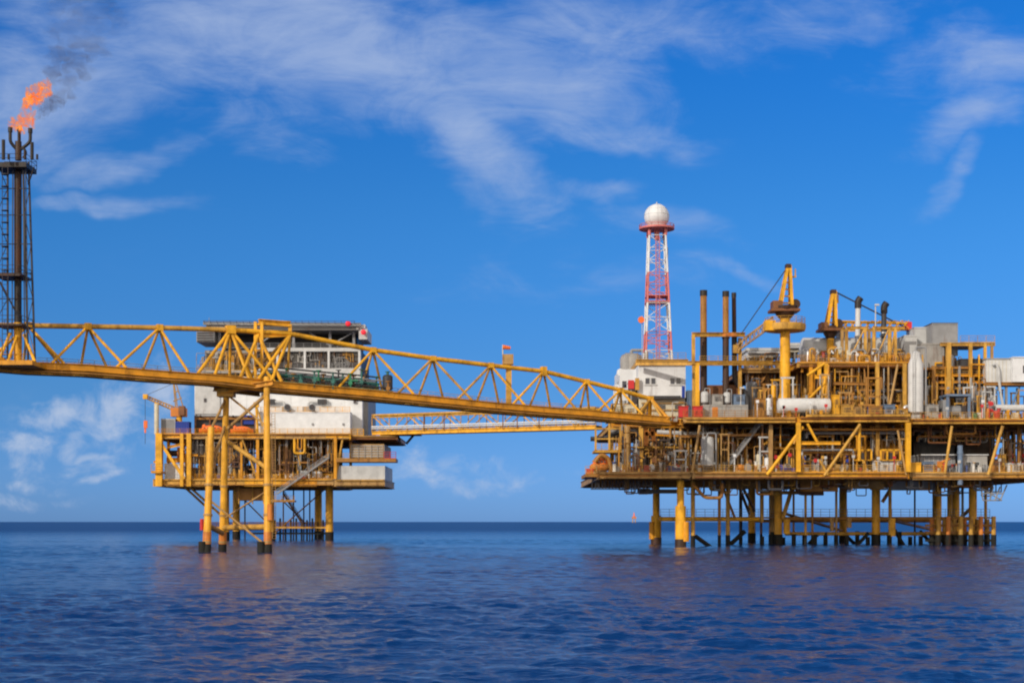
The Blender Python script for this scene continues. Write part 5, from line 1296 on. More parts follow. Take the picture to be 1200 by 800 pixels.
    for i in range(24):      # deck lamps and boxes on the columns
        D = 261.6; px = q.uniform(820, 1180); up = q.random() < .5; z_ = (PZM if up else PZL)+q.uniform(1.4, 3)
        m = MB(); x_ = wx(px, D); m.tube(V(x_, D+.8, (PZM if up else PZL)), V(x_, D+.8, z_), .07, n=6); m.cbox(V(x_, D+.7, z_), .5, .3, .5)
        part('deck_lamp', m, q.choice(['pale_grey', 'white', 'red', 'gold']), PP)
fine_steel()
def dense_pipework():
    q = random.Random(99); m = MB()
    zones = [(722, 1066, 264.5, 284, PZL+.03, PZM-1.0, 250), (1076, 1160, 273, 279, PZL+6, PZM-.9, 40), (878, 1068, 267.5, 292, PZM+.03, PZU-.6, 190), (938, 1066, 269, 277, PZU+.03, 36, 60), (876, 930, 284, 300, PZU+.43, 37, 30), (1084, 1160, 265, 284, PZM-.2, 30.3, 90), (1162, 1230, 266, 300, PZL+.03, PZM-1, 40), (716, 806, 273, 292, PZM+.02, 27.5, 40), (824, 1160, 268, 286, PZL-3.4, PZL-1.2, 60)]
    for (p0, p1, d0, d1, z0, z1, n) in zones:
        for i in range(n):
            D = q.uniform(d0, d1); px = q.uniform(p0, p1)
            if z0 == PZM+.03 and px < 934: D = max(D, 284)
            p2 = min(p1, max(p0, px+q.uniform(-18, 18))); zz = q.uniform(z0+.6, z1-.3); up = q.random() < .5 and z0 not in (PZU+.03, PZU+.43, PZM+.02)
            zs = z1 if z0 < PZL else z0
            m.path([V(wx(px, D), D, zs), V(wx(px, D), D, zz), V(wx(p2, D), D, zz), V(wx(p2, D), D, z1 if up or z0 < PZL else z0)], q.choice([.06, .09, .12, .17, .22]), 6)
    part('pipework', m, 'mixed_pipe', PP, kind='stuff')
    m = MB()
    for (p0, p1, d0, d1, z0, n) in ((716, 1066, 262.6, 272, PZL, 170), (826, 1066, 262.6, 270, PZM+.03, 110), (1072, 1200, 263.4, 270, PZM-.24, 90), (936, 1066, 268.5, 276, PZU, 60), (872, 930, 284, 290, PZU+.4, 24), (1084, 1200, 263.2, 264, PZL, 24), (718, 800, 272.5, 276, PZM-.03, 30)):
        for i in range(n):
            D = q.uniform(d0, d1); px = q.uniform(p0, p1); s_ = q.uniform(.2, 1.0); c = V(wx(px, D), D, z0)
            if z0 > PZM and z0 < PZU and px < 900: continue
            if q.random() < .5: m.cbox(c+V(0, 0, s_*.7), s_, s_*.8, s_*1.4)
            else: m.tube(c, c+V(0, 0, s_*2.0), s_*.3, n=8); m.lathe(c+V(0, 0, s_*2), [(s_*.45, -.06), (s_*.45, .06)], 10)
    part('deck_fittings', m, 'mixed_fittings', PP, kind='stuff')
dense_pipework()

# ------------------------------------------------------------------ equipment builders
def tower_vessel(name, label, cat, px, w, h, Z, D, mat, group=None, neck=None, skirt='dark_steel', pipe='grey', ring=True):
    r = S(w, D)/2; hh = S(h, D); c = V(wx(px, D), D+r, Z)
    t = thing(name, label, cat, c, group)
    sk = min(.9, hh*.15)
    part('skirt', MB().lathe(c, [(r*.8, 0), (r*.8, sk)], 20), skirt, t)
    pr = [(1e-4, sk-.1), (r*.6, sk), (r, sk+r*.35), (r, hh-r*.5)]
    if neck: pr = [(1e-4, sk-.1), (r*.6, sk), (r, sk+r*.35), (r, hh*neck[0]), (r*neck[1], hh*neck[0]+r), (r*neck[1], hh-.5)]
    else: pr += [(r*.86, hh-r*.22), (r*.5, hh-r*.05)]
    pr += [(1e-4, hh)]
    part('shell', MB().lathe(c, pr, 24), mat, t)
    for q in (.33, .66): part('band', MB().lathe(c+V(0,0,hh*q if not neck else hh*q*.8), [(r*1.03, -.08), (r*1.03, .08)], 24), mat, t)
    part('nozzle_pipe', MB().path([c+V(0, 0, hh-.1), c+V(0, 0, hh+.5), c+V(r*1.35, 0, hh+.5), c+V(r*1.35, 0, .1)], max(.08, r*.14)), pipe, t)
    if ring and hh > 4:
        part('ladder', MB().ladder(c+V(-r*.5, -r*1.05, 0), c+V(-r*.5, -r*1.05, hh-.3), .5), 'grey', t)
    return t
def drum_vessel(name, label, cat, px0, px1, h, Z, D, mat, group=None, lift=.6, saddle='deep_yellow'):
    r = S(h, D)/2; x0, x1 = wx(px0, D), wx(px1, D); L = x1-x0-r*.6; c = V((x0+x1)/2, D+r, Z+lift+r)
    t = thing(name, label, cat, V(c.x, c.y, Z), group)
    part('shell', MB().drum(c, r, L, 'x', 24, .3), mat, t)
    for s_ in (-.32, .32): part('saddle', MB().box(c.x+s_*L-.25, c.x+s_*L+.25, c.y-r*.8, c.y+r*.8, Z, Z+lift+r*.35), saddle, t)
    for s_ in (-.2, .05, .3): part('nozzle', MB().tube(c+V(s_*L, 0, r*.9), c+V(s_*L, 0, r+.45), .22, n=10).tube(c+V(s_*L, 0, r+.4), c+V(s_*L, 0, r+.52), .34, n=12), 'grey', t)
    for s_ in (-.4, 0, .4): part('band', MB().lathe(c+V(s_*L, 0, 0), [(r*1.02, -.07), (r*1.02, .07)], 24, 'x'), mat, t)
    return t
def pump(label, px, w, Z, D, mat, group=None, seed=0):
    L = S(w, D); x = wx(px, D); c = V(x, D, Z); t = thing('pump_skid', label, 'pump', c, group); q = random.Random(seed)
    part('skid_frame', MB().box(x-L/2, x+L/2, D-.8, D+.8, Z, Z+.3), 'deep_yellow', t)
    part('motor', MB().lathe(V(x-L*.2, D, Z+.95), [(1e-4, -L*.2), (.5, -L*.2), (.55, -L*.12), (.55, L*.15), (.2, L*.2), (1e-4, L*.2)], 18, 'x'), mat, t)
    part('pump_casing', MB().lathe(V(x+L*.22, D, Z+.95), [(1e-4, -.3), (.7, -.25), (.7, .25), (1e-4, .3)], 18, 'y').tube(V(x, D, Z+.95), V(x+L*.2, D, Z+.95), .14), 'grey', t)
    h = q.uniform(1.8, 3.2); part('delivery_pipe', MB().path([V(x+L*.22, D, Z+1.1), V(x+L*.22, D, Z+h), V(x+L*.48, D, Z+h), V(x+L*.48, D, Z+.2)], .16), q.choice(['gold', 'ochre_brown', 'pale_grey']), t)
    vx = x+L*.35; part('hand_wheel', MB().tube(V(vx, D, Z+h), V(vx, D-.5, Z+h), .06).lathe(V(vx, D-.5, Z+h), [(.36, -.04), (.36, .04)], 14, 'y'), q.choice(['red', 'rust', 'blue']), t)
    return t
def cabinet(name, label, cat, px0, px1, h, Z, D, dep, mat, doors=2, group=None, vent=True):
    x0, x1 = wx(px0, D), wx(px1, D); z1 = Z+S(h, D)
    t = thing(name, label, cat, V((x0+x1)/2, D+dep/2, Z), group)
    part('body', MB().box(x0, x1, D, D+dep, Z+.12, z1), mat, t); part('plinth', MB().box(x0+.06, x1-.06, D+.08, D+dep-.05, Z, Z+.12), 'dark_steel', t)
    part('roof', MB().box(x0-.1, x1+.1, D-.15, D+dep+.1, z1, z1+.12), mat, t)
    w = (x1-x0)/max(1, doors)
    for i in range(doors):
        d = part('door', MB().box(x0+w*i+.08, x0+w*(i+1)-.08, D-.05, D-.002, Z+.22, z1-.12), mat, t)
        part('handle', MB().box(x0+w*(i+1)-.28, x0+w*(i+1)-.2, D-.12, D-.05, (Z+z1)/2-.25, (Z+z1)/2+.25), 'dark_steel', d)
    if vent:
        m = MB(); n = 4; a = (x0+x1)/2-(x1-x0)*.3; b = (x0+x1)/2+(x1-x0)*.3; zz = z1-(z1-Z)*.22
        for i in range(n): m.box(a, b, D-.1, D-.051, zz-i*.22, zz-i*.22+.1)
        part('vent_louvre', m, 'dark_steel', t)
    return t
def valve_tree(label, px, h, Z, D, mat, wheel='red', group=None):
    x = wx(px, D); hh = S(h, D); c = V(x, D, Z); t = thing('wellhead_valve', label, 'valve', c, group)
    part('spool', MB().lathe(c, [(.3, 0), (.3, hh*.15), (.5, hh*.16), (.5, hh*.22), (.26, hh*.23), (.26, hh*.5), (.46, hh*.51), (.46, hh*.57), (.24, hh*.58), (.24, hh*.9), (.4, hh*.91), (.4, hh), (1e-4, hh)], 14), mat, t)
    part('wing_pipe', MB().path([c+V(0, 0, hh*.4), c+V(1.2, 0, hh*.4), c+V(1.2, 0, 0)], .17), mat, t)
    for z_ in (.4, .72): part('hand_wheel', MB().tube(c+V(0, 0, hh*z_), c+V(0, -.8, hh*z_), .07).lathe(c+V(0, -.8, hh*z_), [(.4, -.05), (.4, .05)], 14, 'y'), wheel, t)
    return t
def stack(label, px, w, py0, Z, D, lower, upper, split, group=None, hood=None, mouth='soot'):
    r = S(w, D)/2; x = wx(px, D); zt = wz(py0, D); zs = wz(split, D); t = thing('exhaust_stack', label, 'exhaust stack', V(x, D, Z), group)
    part('lower_pipe', MB().tube(V(x, D, Z), V(x, D, zs), r, n=16), lower, t)
    part('upper_pipe', MB().tube(V(x, D, zs), V(x, D, zt), r*.94, n=16), upper, t)
    part('flange', MB().lathe(V(x, D, zs), [(r*1.25, -.1), (r*1.25, .1)], 16), lower, t)
    part('mouth', MB().tube(V(x, D, zt-.1), V(x, D, zt+.9), r*1.06, n=16), mouth, t)
    part('base_flange', MB().lathe(V(x, D, Z), [(r*1.7, 0), (r*1.7, .25)], 16), lower, t)
    return t

# ------------------------------------------------------------------ equipment on the production platform
def control_house():
    D = 276.0; z = lambda py: wz(py, D); x = lambda px: wx(px, D); Z = PZM-.05
    t = thing('control_house', 'white control house with two paired windows below the red and white mast', 'house', V(x(776), D+10, Z))
    part('lower_storey', MB().box(x(749), x(803), D+.5, D+20, Z, z(466)), 'cream', t)
    part('wall', MB().box(x(748), x(803.5), D, D+20, z(465.9), z(427)), 'white', t); part('side_wing', MB().box(x(728), x(747.8), D+4, D+18, z(470), z(430)), 'white', t); part('side_wing_base', MB().box(x(729), x(747.8), D+4.3, D+17, Z, z(470.1)), 'cream', t); part('wing_window', MB().box(x(731), x(736), D+3.93, D+3.998, z(452), z(444)), 'window_glass', t)
    part('dark_recess_strip', MB().box(x(757), x(797), D-1.0, D+.3, z(467.5), z(464)), 'dark_steel', t)  # dark strip stands in for the shaded recess under the wall
    part('fascia', MB().hbeam(V(x(745), D-.6, z(424)), V(x(806), D-.6, z(424)), .6, .85), 'gold', t)
    part('roof', MB().box(x(747), x(804.5), D-.4, D+20.5, z(426.9), z(421.5)), 'gold', t)
    for px in (762.2, 791.5):
        fr = MB(); a, b = x(px-6.5), x(px+6.5)
        for (u0, u1) in ((a, x(px-.4)), (x(px+.4), b)):
            fr.box(u0, u1, D-.08, D-.001, z(450.3), z(449.9)); fr.box(u0, u1, D-.08, D-.001, z(443), z(442.6)); fr.box(u0, u0+.1, D-.08, D-.001, z(449.9), z(443)); fr.box(u1-.1, u1, D-.08, D-.001, z(449.9), z(443))
        w = part('window', fr, 'off_white', t)
        for (u0, u1) in ((a+.1, x(px-.6)), (x(px+.6), b-.1)): part('pane', MB().box(u0, u1, D-.04, D-.002, z(449.8), z(443.1)), 'window_glass', w)
        part('sill', MB().box(a-.15, b+.15, D-.22, D-.001, z(451.3), z(450.4)), 'off_white', w)
    part('roof_rail', MB().rail([V(x(747), D, z(421.5)), V(x(804), D, z(421.5))], 1.3, 1.5, .045), 'tan', t)
    part('door', MB().box(x(799), x(802.5), D-.06, D-.002, z(465.8), z(452)), 'blue', t)
    for px in (757, 776, 795): part('lower_window', MB().box(x(px-4), x(px+4), D+.42, D+.498, z(482), z(474)), 'dark_glass', t)
    for py in (472, 480, 488): part('lower_ledge', MB().box(x(752), x(803), D+.2, D+.49, z(py)-.12, z(py)+.12), 'tan', t)
control_house()

def radar_mast():
    D = 284.0; z = lambda py: wz(py, D); x = lambda px: wx(px, D); yc = D+2.6
    t = thing('radar_mast', 'red and white banded lattice mast carrying a white radome ball', 'mast', V(x(773.5), yc, z(421.5)*1.0))
    hw = lambda py: S(9.6+(py-275)/143*5.6, D)
    cx = x(772.4); cxt = x(771.2)
    ctr = lambda py: cxt+(cx-cxt)*(py-275)/143
    def cor(py): h = hw(py); c = ctr(py); return [V(c-h, yc-h, z(py)), V(c+h, yc-h, z(py)), V(c+h, yc+h, z(py)), V(c-h, yc+h, z(py))]
    bands = [(421.5, 410, 'off_white'), (410, 388, 'mast_red'), (388, 354, 'white'), (354, 318, 'mast_red'), (318, 274, 'white')]
    for (a, b, mt) in bands:
        m = MB(); n = max(1, round((a-b)/14))
        for i in range(n):
            p, q = a+(b-a)*i/n, a+(b-a)*(i+1)/n; A, B = cor(p), cor(q)
            for k in range(4):
                j = (k+1) % 4
                m.tube(A[k], B[k], .19, n=8); m.tube(B[k], B[j], .08, n=6); m.tube(A[k] if (i+k) % 2 else A[j], B[j] if (i+k) % 2 else B[k], .075, n=6)
        part('lattice_section', m, mt, t)
    m = MB()
    for k in range(4): m.tube(cor(274)[k], V(cxt+(-1, 1, 1, -1)[k]*S(9.5, D), yc+(-1, -1, 1, 1)[k]*S(9.5, D), z(264)), .3, n=8)
    m.tube(V(cxt, yc, z(278)), V(cxt, yc, z(264)), .5, n=12); part('head_brackets', m, 'mast_red', t)
    part('ladder', MB().ladder(V(ctr(420)-.2, yc-hw(420)-.15, z(420)), V(ctr(276), yc-hw(276)-.15, z(276)), .7, r=.07), 'mast_red', t)
    r = S(21, D); m = MB().lathe(V(cxt, yc, z(266)), [(r, 0), (r, .35), (r*.3, .4)], 28); part('head_platform', m, 'mast_red', t)
    pts = [V(cxt+r*.98*math.cos(i*math.pi/8), yc+r*.98*math.sin(i*math.pi/8), z(266)+.35) for i in range(17)]
    part('head_rail', MB().rail(pts, .55, 2.0, .05, 1, False), 'mast_red', t)
    part('radome', MB().sphere(V(cxt, yc, z(250.5)), S(14.6, D), 32, 20), 'white', t)
    m = MB()
    for k in range(4):
        t_ = k*math.pi/4; rr = S(14.65, D); c = V(cxt, yc, z(250.5)); pts = [c+V(rr*math.cos(a)*math.cos(t_), rr*math.cos(a)*math.sin(t_), rr*math.sin(a)) for a in np.linspace(-1.2, 4.34, 25)]
        m.path(pts, .035, 4)
    for h in (-.45, .1, .6): m.lathe(V(cxt, yc, z(250.5)), [(S(14.65, D)*math.cos(h)+.02, S(14.65, D)*math.sin(h)-.03), (S(14.65, D)*math.cos(h)+.02, S(14.65, D)*math.sin(h)+.03)], 32)
    part('radome_seam', m, 'pale_grey', t)
    part('radome_base', MB().lathe(V(cxt, yc, z(264.8)), [(S(10, D), 0), (S(11, D), .8)], 24), 'pale_grey', t)
    part('tip', MB().tube(V(cxt, yc, z(236.5)), V(cxt, yc, z(233.5)), .12), 'pale_grey', t)
    part('aerial', MB().box(ctr(296)+hw(296), ctr(296)+hw(296)+.35, yc-1, yc-.5, z(300), z(288)), 'grey', t)
    for py in (352, 345): part('mid_platform', MB().box(ctr(py)-hw(py)*1.1, ctr(py)+hw(py)*1.1, yc-hw(py)*1.1, yc+hw(py)*1.1, z(py)-.12, z(py)+.06), 'mast_red', t)
radar_mast()

def windsock():
    D = 281.0; t = thing('windsock', 'small orange round windsock on a thin pole beside the red and white mast', 'windsock', V(wx(751.5, D), D, wz(421.5, D)))
    part('pole', MB().tube(V(wx(752.5, D), D, wz(421.5, D)), V(wx(752.5, D), D, wz(370, D)), .07), 'pale_grey', t)
    part('sock', MB().lathe(P(751.2, 375, D), [(.62, -.5), (.55, .2), (.35, .6)], 16, 'y'), 'orange', t)
windsock()
tower_vessel('round_tank', 'pale domed round tank behind the left end of the white control house', 'tank', 741, 27, 92, PZM, 298, 'concrete_grey')
tower_vessel('round_tank', 'white slender tank standing left of the control house wall', 'tank', 724, 10, 48, PZM-.05, 282, 'white')
cabinet('vent_stack_box', 'dark louvred box between the white slender tank and the control house', 'cabinet', 737, 747, 48, PZM-.05, 277.5, 3, 'dark_steel', 1)
def dish():
    D = 280.5; t = thing('satellite_dish', 'small white satellite dish at the far left of the upper level', 'dish', V(wx(727, D), D, PZM))
    part('post', MB().tube(V(wx(727, D), D, PZM), V(wx(727, D), D, wz(442, D)), .14), 'grey', t)
    part('reflector', MB().lathe(P(727, 436, D), [(1e-4, .28), (.4, .2), (.66, 0), (.68, -.02)], 20, 'y'), 'white', t)
dish()
def red_lamp():
    D = 275.2; x = wx(739.5, D); t = thing('fire_station', 'small red fire cabinet on a post in front of the control house corner', 'fire cabinet', V(x, D, PZM-.05))
    part('post', MB().box(x-.12, x+.12, D, D+.2, PZM-.05, wz(456, D)), 'grey', t); part('cabinet', MB().box(x-.55, x+.55, D-.4, D+.3, wz(455.5, D), wz(445.5, D)), 'red', t)
    part('hose_box', MB().box(x+.75, x+1.5, D-.2, D+.3, wz(457, D), wz(443, D)), 'gold', t)
red_lamp()
box_container('cream_module', 'cream box module under the truss bridge end at the platform edge', 'module', 711.5, 487.5, 732, PZM-.05, 273.5, 6, 'cream', .8)
cabinet('cream_cabinet', 'small cream cabinet beside the control house under the bridge end', 'cabinet', 733, 746, 20, PZM-.05, 274, 4, 'cream', 2)
drum_vessel('cream_drum', 'short cream horizontal drum seen through the end of the truss bridge', 'tank', 716, 738, 13, PZM, 279, 'cream', lift=1.8)

# red fire boxes
cabinet('fire_box', 'bright red fire equipment box at the deck edge by the bridge landing', 'fire box', 796, 806.5, 13, PZM, 262.8, 1.6, 'red', 1, vent=False)
cabinet('fire_box', 'darker red fire equipment box beside the long grey generator housing', 'fire box', 812.5, 823.5, 13, PZM, 262.8, 1.6, 'red', 2, vent=False)

def generator():
    D = 264.5
    t, x0, x1, z1 = box_container('generator_housing', 'long pale grey generator housing at the main deck edge under the dark stacks', 'generator', 824, 475, 876, PZM+.02, D, 7, 'concrete_grey', 0)
    m = MB()
    for i in range(1, 7): a = x0+(x1-x0)*i/7; m.box(a-.05, a+.05, D-.05, D+.01, PZM+.3, z1-.2)
    part('panel_seam', m, 'grey', t)
    part('door', MB().box(x0+1.6, x0+2.6, D-.06, D-.003, PZM+.25, z1-.3), 'primer_orange', t)
    Z = z1+.14
    tower_vessel('silencer', 'pale cylinder silencer on the grey generator roof, under the first dark stack', 'silencer', 826.5, 9, 17, Z, 266, 'pale_grey', ring=False)
    tower_vessel('silencer', 'pale cylinder silencer on the grey generator roof, under the second dark stack', 'silencer', 852.5, 8, 16, Z, 266, 'pale_grey', ring=False)
    cabinet('filter_box', 'squat greenish grey filter box between two silencers on the generator roof', 'filter box', 835, 847, 12, Z, 265.5, 3, 'concrete_grey', 2)
    cabinet('filter_box', 'slate grey filter box at the crane end of the generator roof', 'filter box', 860, 873, 12, Z, 266, 3, 'slate_blue', 2)
    box_container('dark_shelter', 'dark blue grey low shelter behind the dark exhaust stacks', 'shelter', 806, 458, 822, PZM+.02, 275, 8, 'slate_blue', .6)
    box_container('dark_shelter', 'rust brown shed behind the generator housing and dark stacks', 'shelter', 828, 452, 868, PZM+.02, 279, 8, 'rust', .8)
generator()
gs = 'tall dark exhaust stacks over the generator housing'
stack('leftmost tall exhaust stack, golden above and dark brown below', 824.5, 8.2, 346, PZM, 271.5, 'dark_rust', 'ochre_brown', 392, gs)
stack('middle of the three tall exhaust stacks, golden upper part, rising from a silencer', 850.5, 7.6, 347, PZM, 271.5, 'dark_rust', 'ochre_brown', 396, gs)
def bent_stack():
    D = 274; r = S(5.2, D)/2; t = thing('exhaust_stack', 'thinnest dark red exhaust stack with a bent pipe at its foot', 'exhaust stack', V(wx(876, D), D, PZM), gs)
    part('lower_pipe', MB().path([V(wx(876, D), D, PZM), P(876, 464, D), P(861, 446, D), P(860.5, 392, D)], r*1.25, 14), 'dark_steel', t)
    part('upper_pipe', MB().tube(P(860.5, 392, D), P(860, 347, D), r, n=16), 'dark_rust', t)
    part('mouth', MB().tube(P(860, 348, D), P(860, 343, D), r*1.1, n=16), 'soot', t)
bent_stack()
def pipe_gantry():
    D = 268; t = thing('pipe_gantry', 'yellow portal gantry of beams round the three dark exhaust stacks', 'gantry', V(wx(840, D), D, PZM))
    part('post', MB().beam(P(817, 496, D), P(817, 425, D), .75), 'yellow', t); part('post', MB().beam(P(812.5, 427, D), P(812.5, 392, D), .6), 'gold', t)
    part('post', MB().beam(V(wx(817, D), D+5, PZM), V(wx(817, D), D+5, wz(425, D)), .6), 'gold', t)
    part('post', MB().beam(V(wx(872, D), D+5, PZM), V(wx(872, D), D+5, wz(392, D)), .6), 'gold', t)
    part('long_beam', MB().hbeam(P(745, 425.5, D+6), P(812, 425.5, D), .6, .8), 'gold', t)
    part('long_beam', MB().hbeam(P(811.5, 425.5, D), P(921, 425.5, D+8), .6, .8), 'gold', t)
    part('top_beam', MB().hbeam(P(811, 392, D), P(873, 392, D+5), .55, .8), 'gold', t)
    part('post', MB().beam(P(921, 497, D+8), P(921, 425, D+8), .5), 'gold', t)
    part('gantry_rail', MB().rail([P(820, 425, D+.2), P(905, 425, D+6)], 1.2, 2, .045), 'gold', t)
    part('clamp', MB().pbox(820, 390, 829, 394, D+2.6, .6), 'primer_orange', t); part('clamp', MB().pbox(846, 390, 863, 394, D+2.8, .6), 'primer_orange', t)
pipe_gantry()

def pedestal_crane(label, px, D, Z, py_deck, py_house, py_top, w, boom, jib_end, rope, big):
    z = lambda py: wz(py, D); x = lambda p: wx(p, D); s = lambda v: S(v, D)
    t = thing('pedestal_crane', label, 'crane', V(x(px), D, Z))
    part('pedestal', MB().tube(V(x(px), D, Z), V(x(px), D, z(py_house+8)), s(w)/2, s(w*.92)/2, 22), 'yellow', t)
    if big:
        f = part('cab_platform', MB().lathe(V(x(px), D, z(py_deck)), [(s(23), 0), (s(24), .5), (s(24), 1.1), (s(8), 1.12)], 28), 'gold', t)
        pts = [V(x(px)+s(23.4)*math.cos(i*math.pi/8), D+s(23.4)*math.sin(i*math.pi/8), z(py_deck)+1.1) for i in range(17)]
        part('platform_rail', MB().rail(pts, 1.2, 1.6, .05), 'gold', t)
        part('operator_cab', MB().pbox(px-23, py_deck-13, px-11, py_deck-1.2, D-2.4, 2.4), 'yellow', t)
        part('deck_locker', MB().pbox(px+10, py_deck-8, px+18, py_deck-1.2, D-2.0, 1.6), 'deep_yellow', t)
    part('slew_ring', MB().lathe(V(x(px), D, z(py_house+9)), [(s(w)/2, -.6), (s(w)*.85, .2), (s(w)*1.15, 1.3), (s(w)*1.15, 1.7)], 24), 'dark_rust', t)
    k = 1 if big else .75
    part('machinery_deck', MB().pbox(px-16*k, py_house, px+18*k, py_house+3, D-2, 4), 'rust', t)
    part('winch_house', MB().pbox(px-14*k, py_house-9*k, px-3, py_house-.2, D-1.6, 3), 'rust', t)
    part('winch_drum', MB().lathe(P(px+11*k, py_house-4, D), [(.9, -1), (.9, -.85), (.6, -.8), (.6, .8), (.9, .85), (.9, 1)], 16, 'y'), 'dark_rust', t)
    m = MB()
    for (a, b) in (((px-6.5*k, py_house), (px+3.0, py_top)), ((px+7*k, py_house), (px+5.5, py_top))):
        for dy in (-1.2, 1.2): m.beam(V(x(a[0]), D+dy, z(a[1])), V(x(b[0]), D+dy*.3, z(b[1])), s(3.2), s(3.2))
    for q in np.linspace(py_house-6, py_top+4, 6):
        e = (py_house-q)/(py_house-py_top); m.beam(V(x(px-6.5*k+(9.5*e)), D, z(q)), V(x(px+7*k-1.5*e), D, z(q)), .25)
    part('a_frame', m, 'yellow', t)
    part('sheave_head', MB().pbox(px+1.5, py_top-2, px+7, py_top+2.5, D-.8, 1.6), 'dark_rust', t)
    part('side_bracket', MB().beam(P(px+5, py_top+14, D), P(px+13*k, py_top+13, D), .3).beam(P(px+12*k, py_top+4, D), P(px+12*k, py_top+14, D), .2), 'gold', t)
    a, b = boom; m = MB(); w2 = 1.5
    cs = [V(0, -w2/2, 0), V(0, w2/2, 0), V(0, w2/2, 1.6), V(0, -w2/2, 1.6)]; n = 9
    for c in cs: m.tube(a+c, b+c*.7, .16, n=8)
    for i in range(n):
        for (c, d_) in ((cs[0], cs[3]), (cs[3], cs[0]), (cs[1], cs[2]), (cs[3], cs[2]), (cs[0], cs[1])): m.tube(a.lerp(b, i/n)+c, a.lerp(b, (i+1)/n)+d_, .085, n=5)
    bo = part('boom', m, 'tan' if big else 'yellow', t)
    part('boom_head', MB().cbox(b+V(0, 0, .6), 1.1, 1.5, 1.5), jib_end, bo)
    for dz in (0, .55): part('pendant_rope', MB().tube(P(px+4, py_top, D)+V(0, dz-.3, 0), rope+V(0, dz-.3, 0), .075, n=6), 'dark_steel', t)
    return t
pedestal_crane('tall yellow pedestal crane with round cab platform beside the dark stacks', 920, 268, PZM, 388, 361, 311, 12.6, (P(905, 382, 271), P(862, 413, 273)), 'gold', P(868, 392, 273), True)
t2 = pedestal_crane('smaller yellow crane standing on the upper deck with a flat yellow jib', 973, 278, PZU, 400, 384, 341, 9, (P(985, 387, 278), P(1064, 386, 281)), 'red', P(1058, 382, 281), False)
part('hook_line', MB().beam(P(1066.5, 384, 281), P(1069, 393, 281), .5), 'red', t2)
tower_vessel('counter_tank', 'small dark topped cylinder just right of the smaller crane', 'tank', 986, 10.5, 52, PZU, 281, 'grey', ring=False)
drum_vessel('surge_drum', 'long pale grey horizontal drum on the upper deck under the smaller crane', 'pressure vessel', 940, 1064, 31, PZU, 278, 'pale_grey', lift=1.0)
drum_vessel('white_separator', 'white horizontal vessel at the main deck edge under the tall crane', 'pressure vessel', 912, 976, 18, PZM, 263.5, 'off_white', lift=.9)
drum_vessel('brown_separator', 'brown horizontal vessel deep inside between the two cranes', 'pressure vessel', 938, 985, 20, PZM, 282, 'rust', lift=2.6)
drum_vessel('brown_separator', 'grey green horizontal vessel inside the level below the surge drum', 'pressure vessel', 1000, 1056, 17, PZM, 280, 'grey', lift=3.2)

def air_cooler(label, px0, px1, py, D, dep, Z, mat):
    t = thing('air_cooler', label, 'air cooler', V(wx((px0+px1)/2, D), D+dep/2, Z)); z = wz(py, D); x0, x1 = wx(px0, D), wx(px1, D)
    part('plenum', MB().box(x0, x1, D, D+dep, z-1.2, z), mat, t)
    part('tube_bundle', MB().box(x0-.3, x1+.3, D-.3, D+dep+.3, z, z+.55), 'pale_grey', t)
    n = max(2, round((x1-x0)/2.6))
    for i in range(n): c = V(x0+(x1-x0)*(i+.5)/n, D+dep/2, z-1.2); part('fan_ring', MB().lathe(c, [(1.1, 0), (1.15, -.7)], 18), mat, t)
    for i in range(n+1):
        for y in (D+.15, D+dep-.15): part('leg', MB().beam(V(x0+(x1-x0)*i/n*.98+.1, y, Z), V(x0+(x1-x0)*i/n*.98+.1, y, z-1.2), .28), 'grey', t)
    part('header', MB().tube(V(x0, D-.4, z-.4), V(x1, D-.4, z-.4), .3, n=12), 'silver', t)
    return t
air_cooler('pale air cooler bank on thin legs behind the tall crane column', 876, 913, 411, 286, 9, PZU+.4, 'off_white')
air_cooler('second pale air cooler bank, right of the tall crane column', 924, 938, 405, 290, 8, PZU+.4, 'cream')

def yellow_cage(label, px0, px1, D, posts):
    t = thing('access_frame', label, 'frame', V(wx((px0+px1)/2, D), D+2, PZU)); x = lambda p: wx(p, D); zt = wz(384, D)
    for p in posts:
        for dy in (0, 3.6): part('post', MB().beam(V(x(p), D+dy, PZU), V(x(p), D+dy, zt), .5), 'gold' if dy == 0 else 'tan', t)
    for dy in (0, 3.6): part('top_beam', MB().hbeam(V(x(px0), D+dy, zt), V(x(px1), D+dy, zt), .35, .45), 'gold', t)
    part('rail_beam', MB().beam(V(x(px0), D, PZU+(zt-PZU)*.3), V(x(px1), D, PZU+(zt-PZU)*.3), .16), 'tan', t)
    m = MB()
    for a, b in zip(posts[:-1], posts[1:]): m.tube(V(x(a), D, PZU), V(x(b), D, zt), .14, n=6)
    part('brace', m, 'gold', t)
yellow_cage('yellow access frame round the silver stack with a black cowl', 991, 1018, 271, (992, 1014))
yellow_cage('yellow access frame round the dark stack beside the tall white column', 1023, 1060, 271, (1024, 1042, 1049))
def cowl_stack(label, px, w, py0, D, up, low, foot, split):
    r = S(w, D)/2; t = thing('cowled_stack', label, 'exhaust stack', V(wx(foot[0], D), D, PZM), 'black cowled stacks on the upper deck')
    part('pipe_run', MB().path([V(wx(foot[0], D), D, PZM), P(foot[0], foot[1], D), P(px-1, 428, D), P(px-.5, split, D)], r*.9, 12), low, t)
    part('upper_pipe', MB().tube(P(px-.5, split, D), P(px, py0+10, D), r, n=16), up, t)
    part('cowl', MB().path([P(px, py0+12, D), P(px, py0+4, D), P(px+3, py0, D)], r*1.35, 12), 'soot', t)
    for py in (split, split-8): part('flange', MB().lathe(P(px-.5, py, D), [(r*1.3, -.12), (r*1.3, .12)], 14), low, t)
cowl_stack('silver white stack with black cowl, nearer the smaller crane', 1005.5, 6, 349, 274, 'off_white', 'silver', (990, 470), 402)
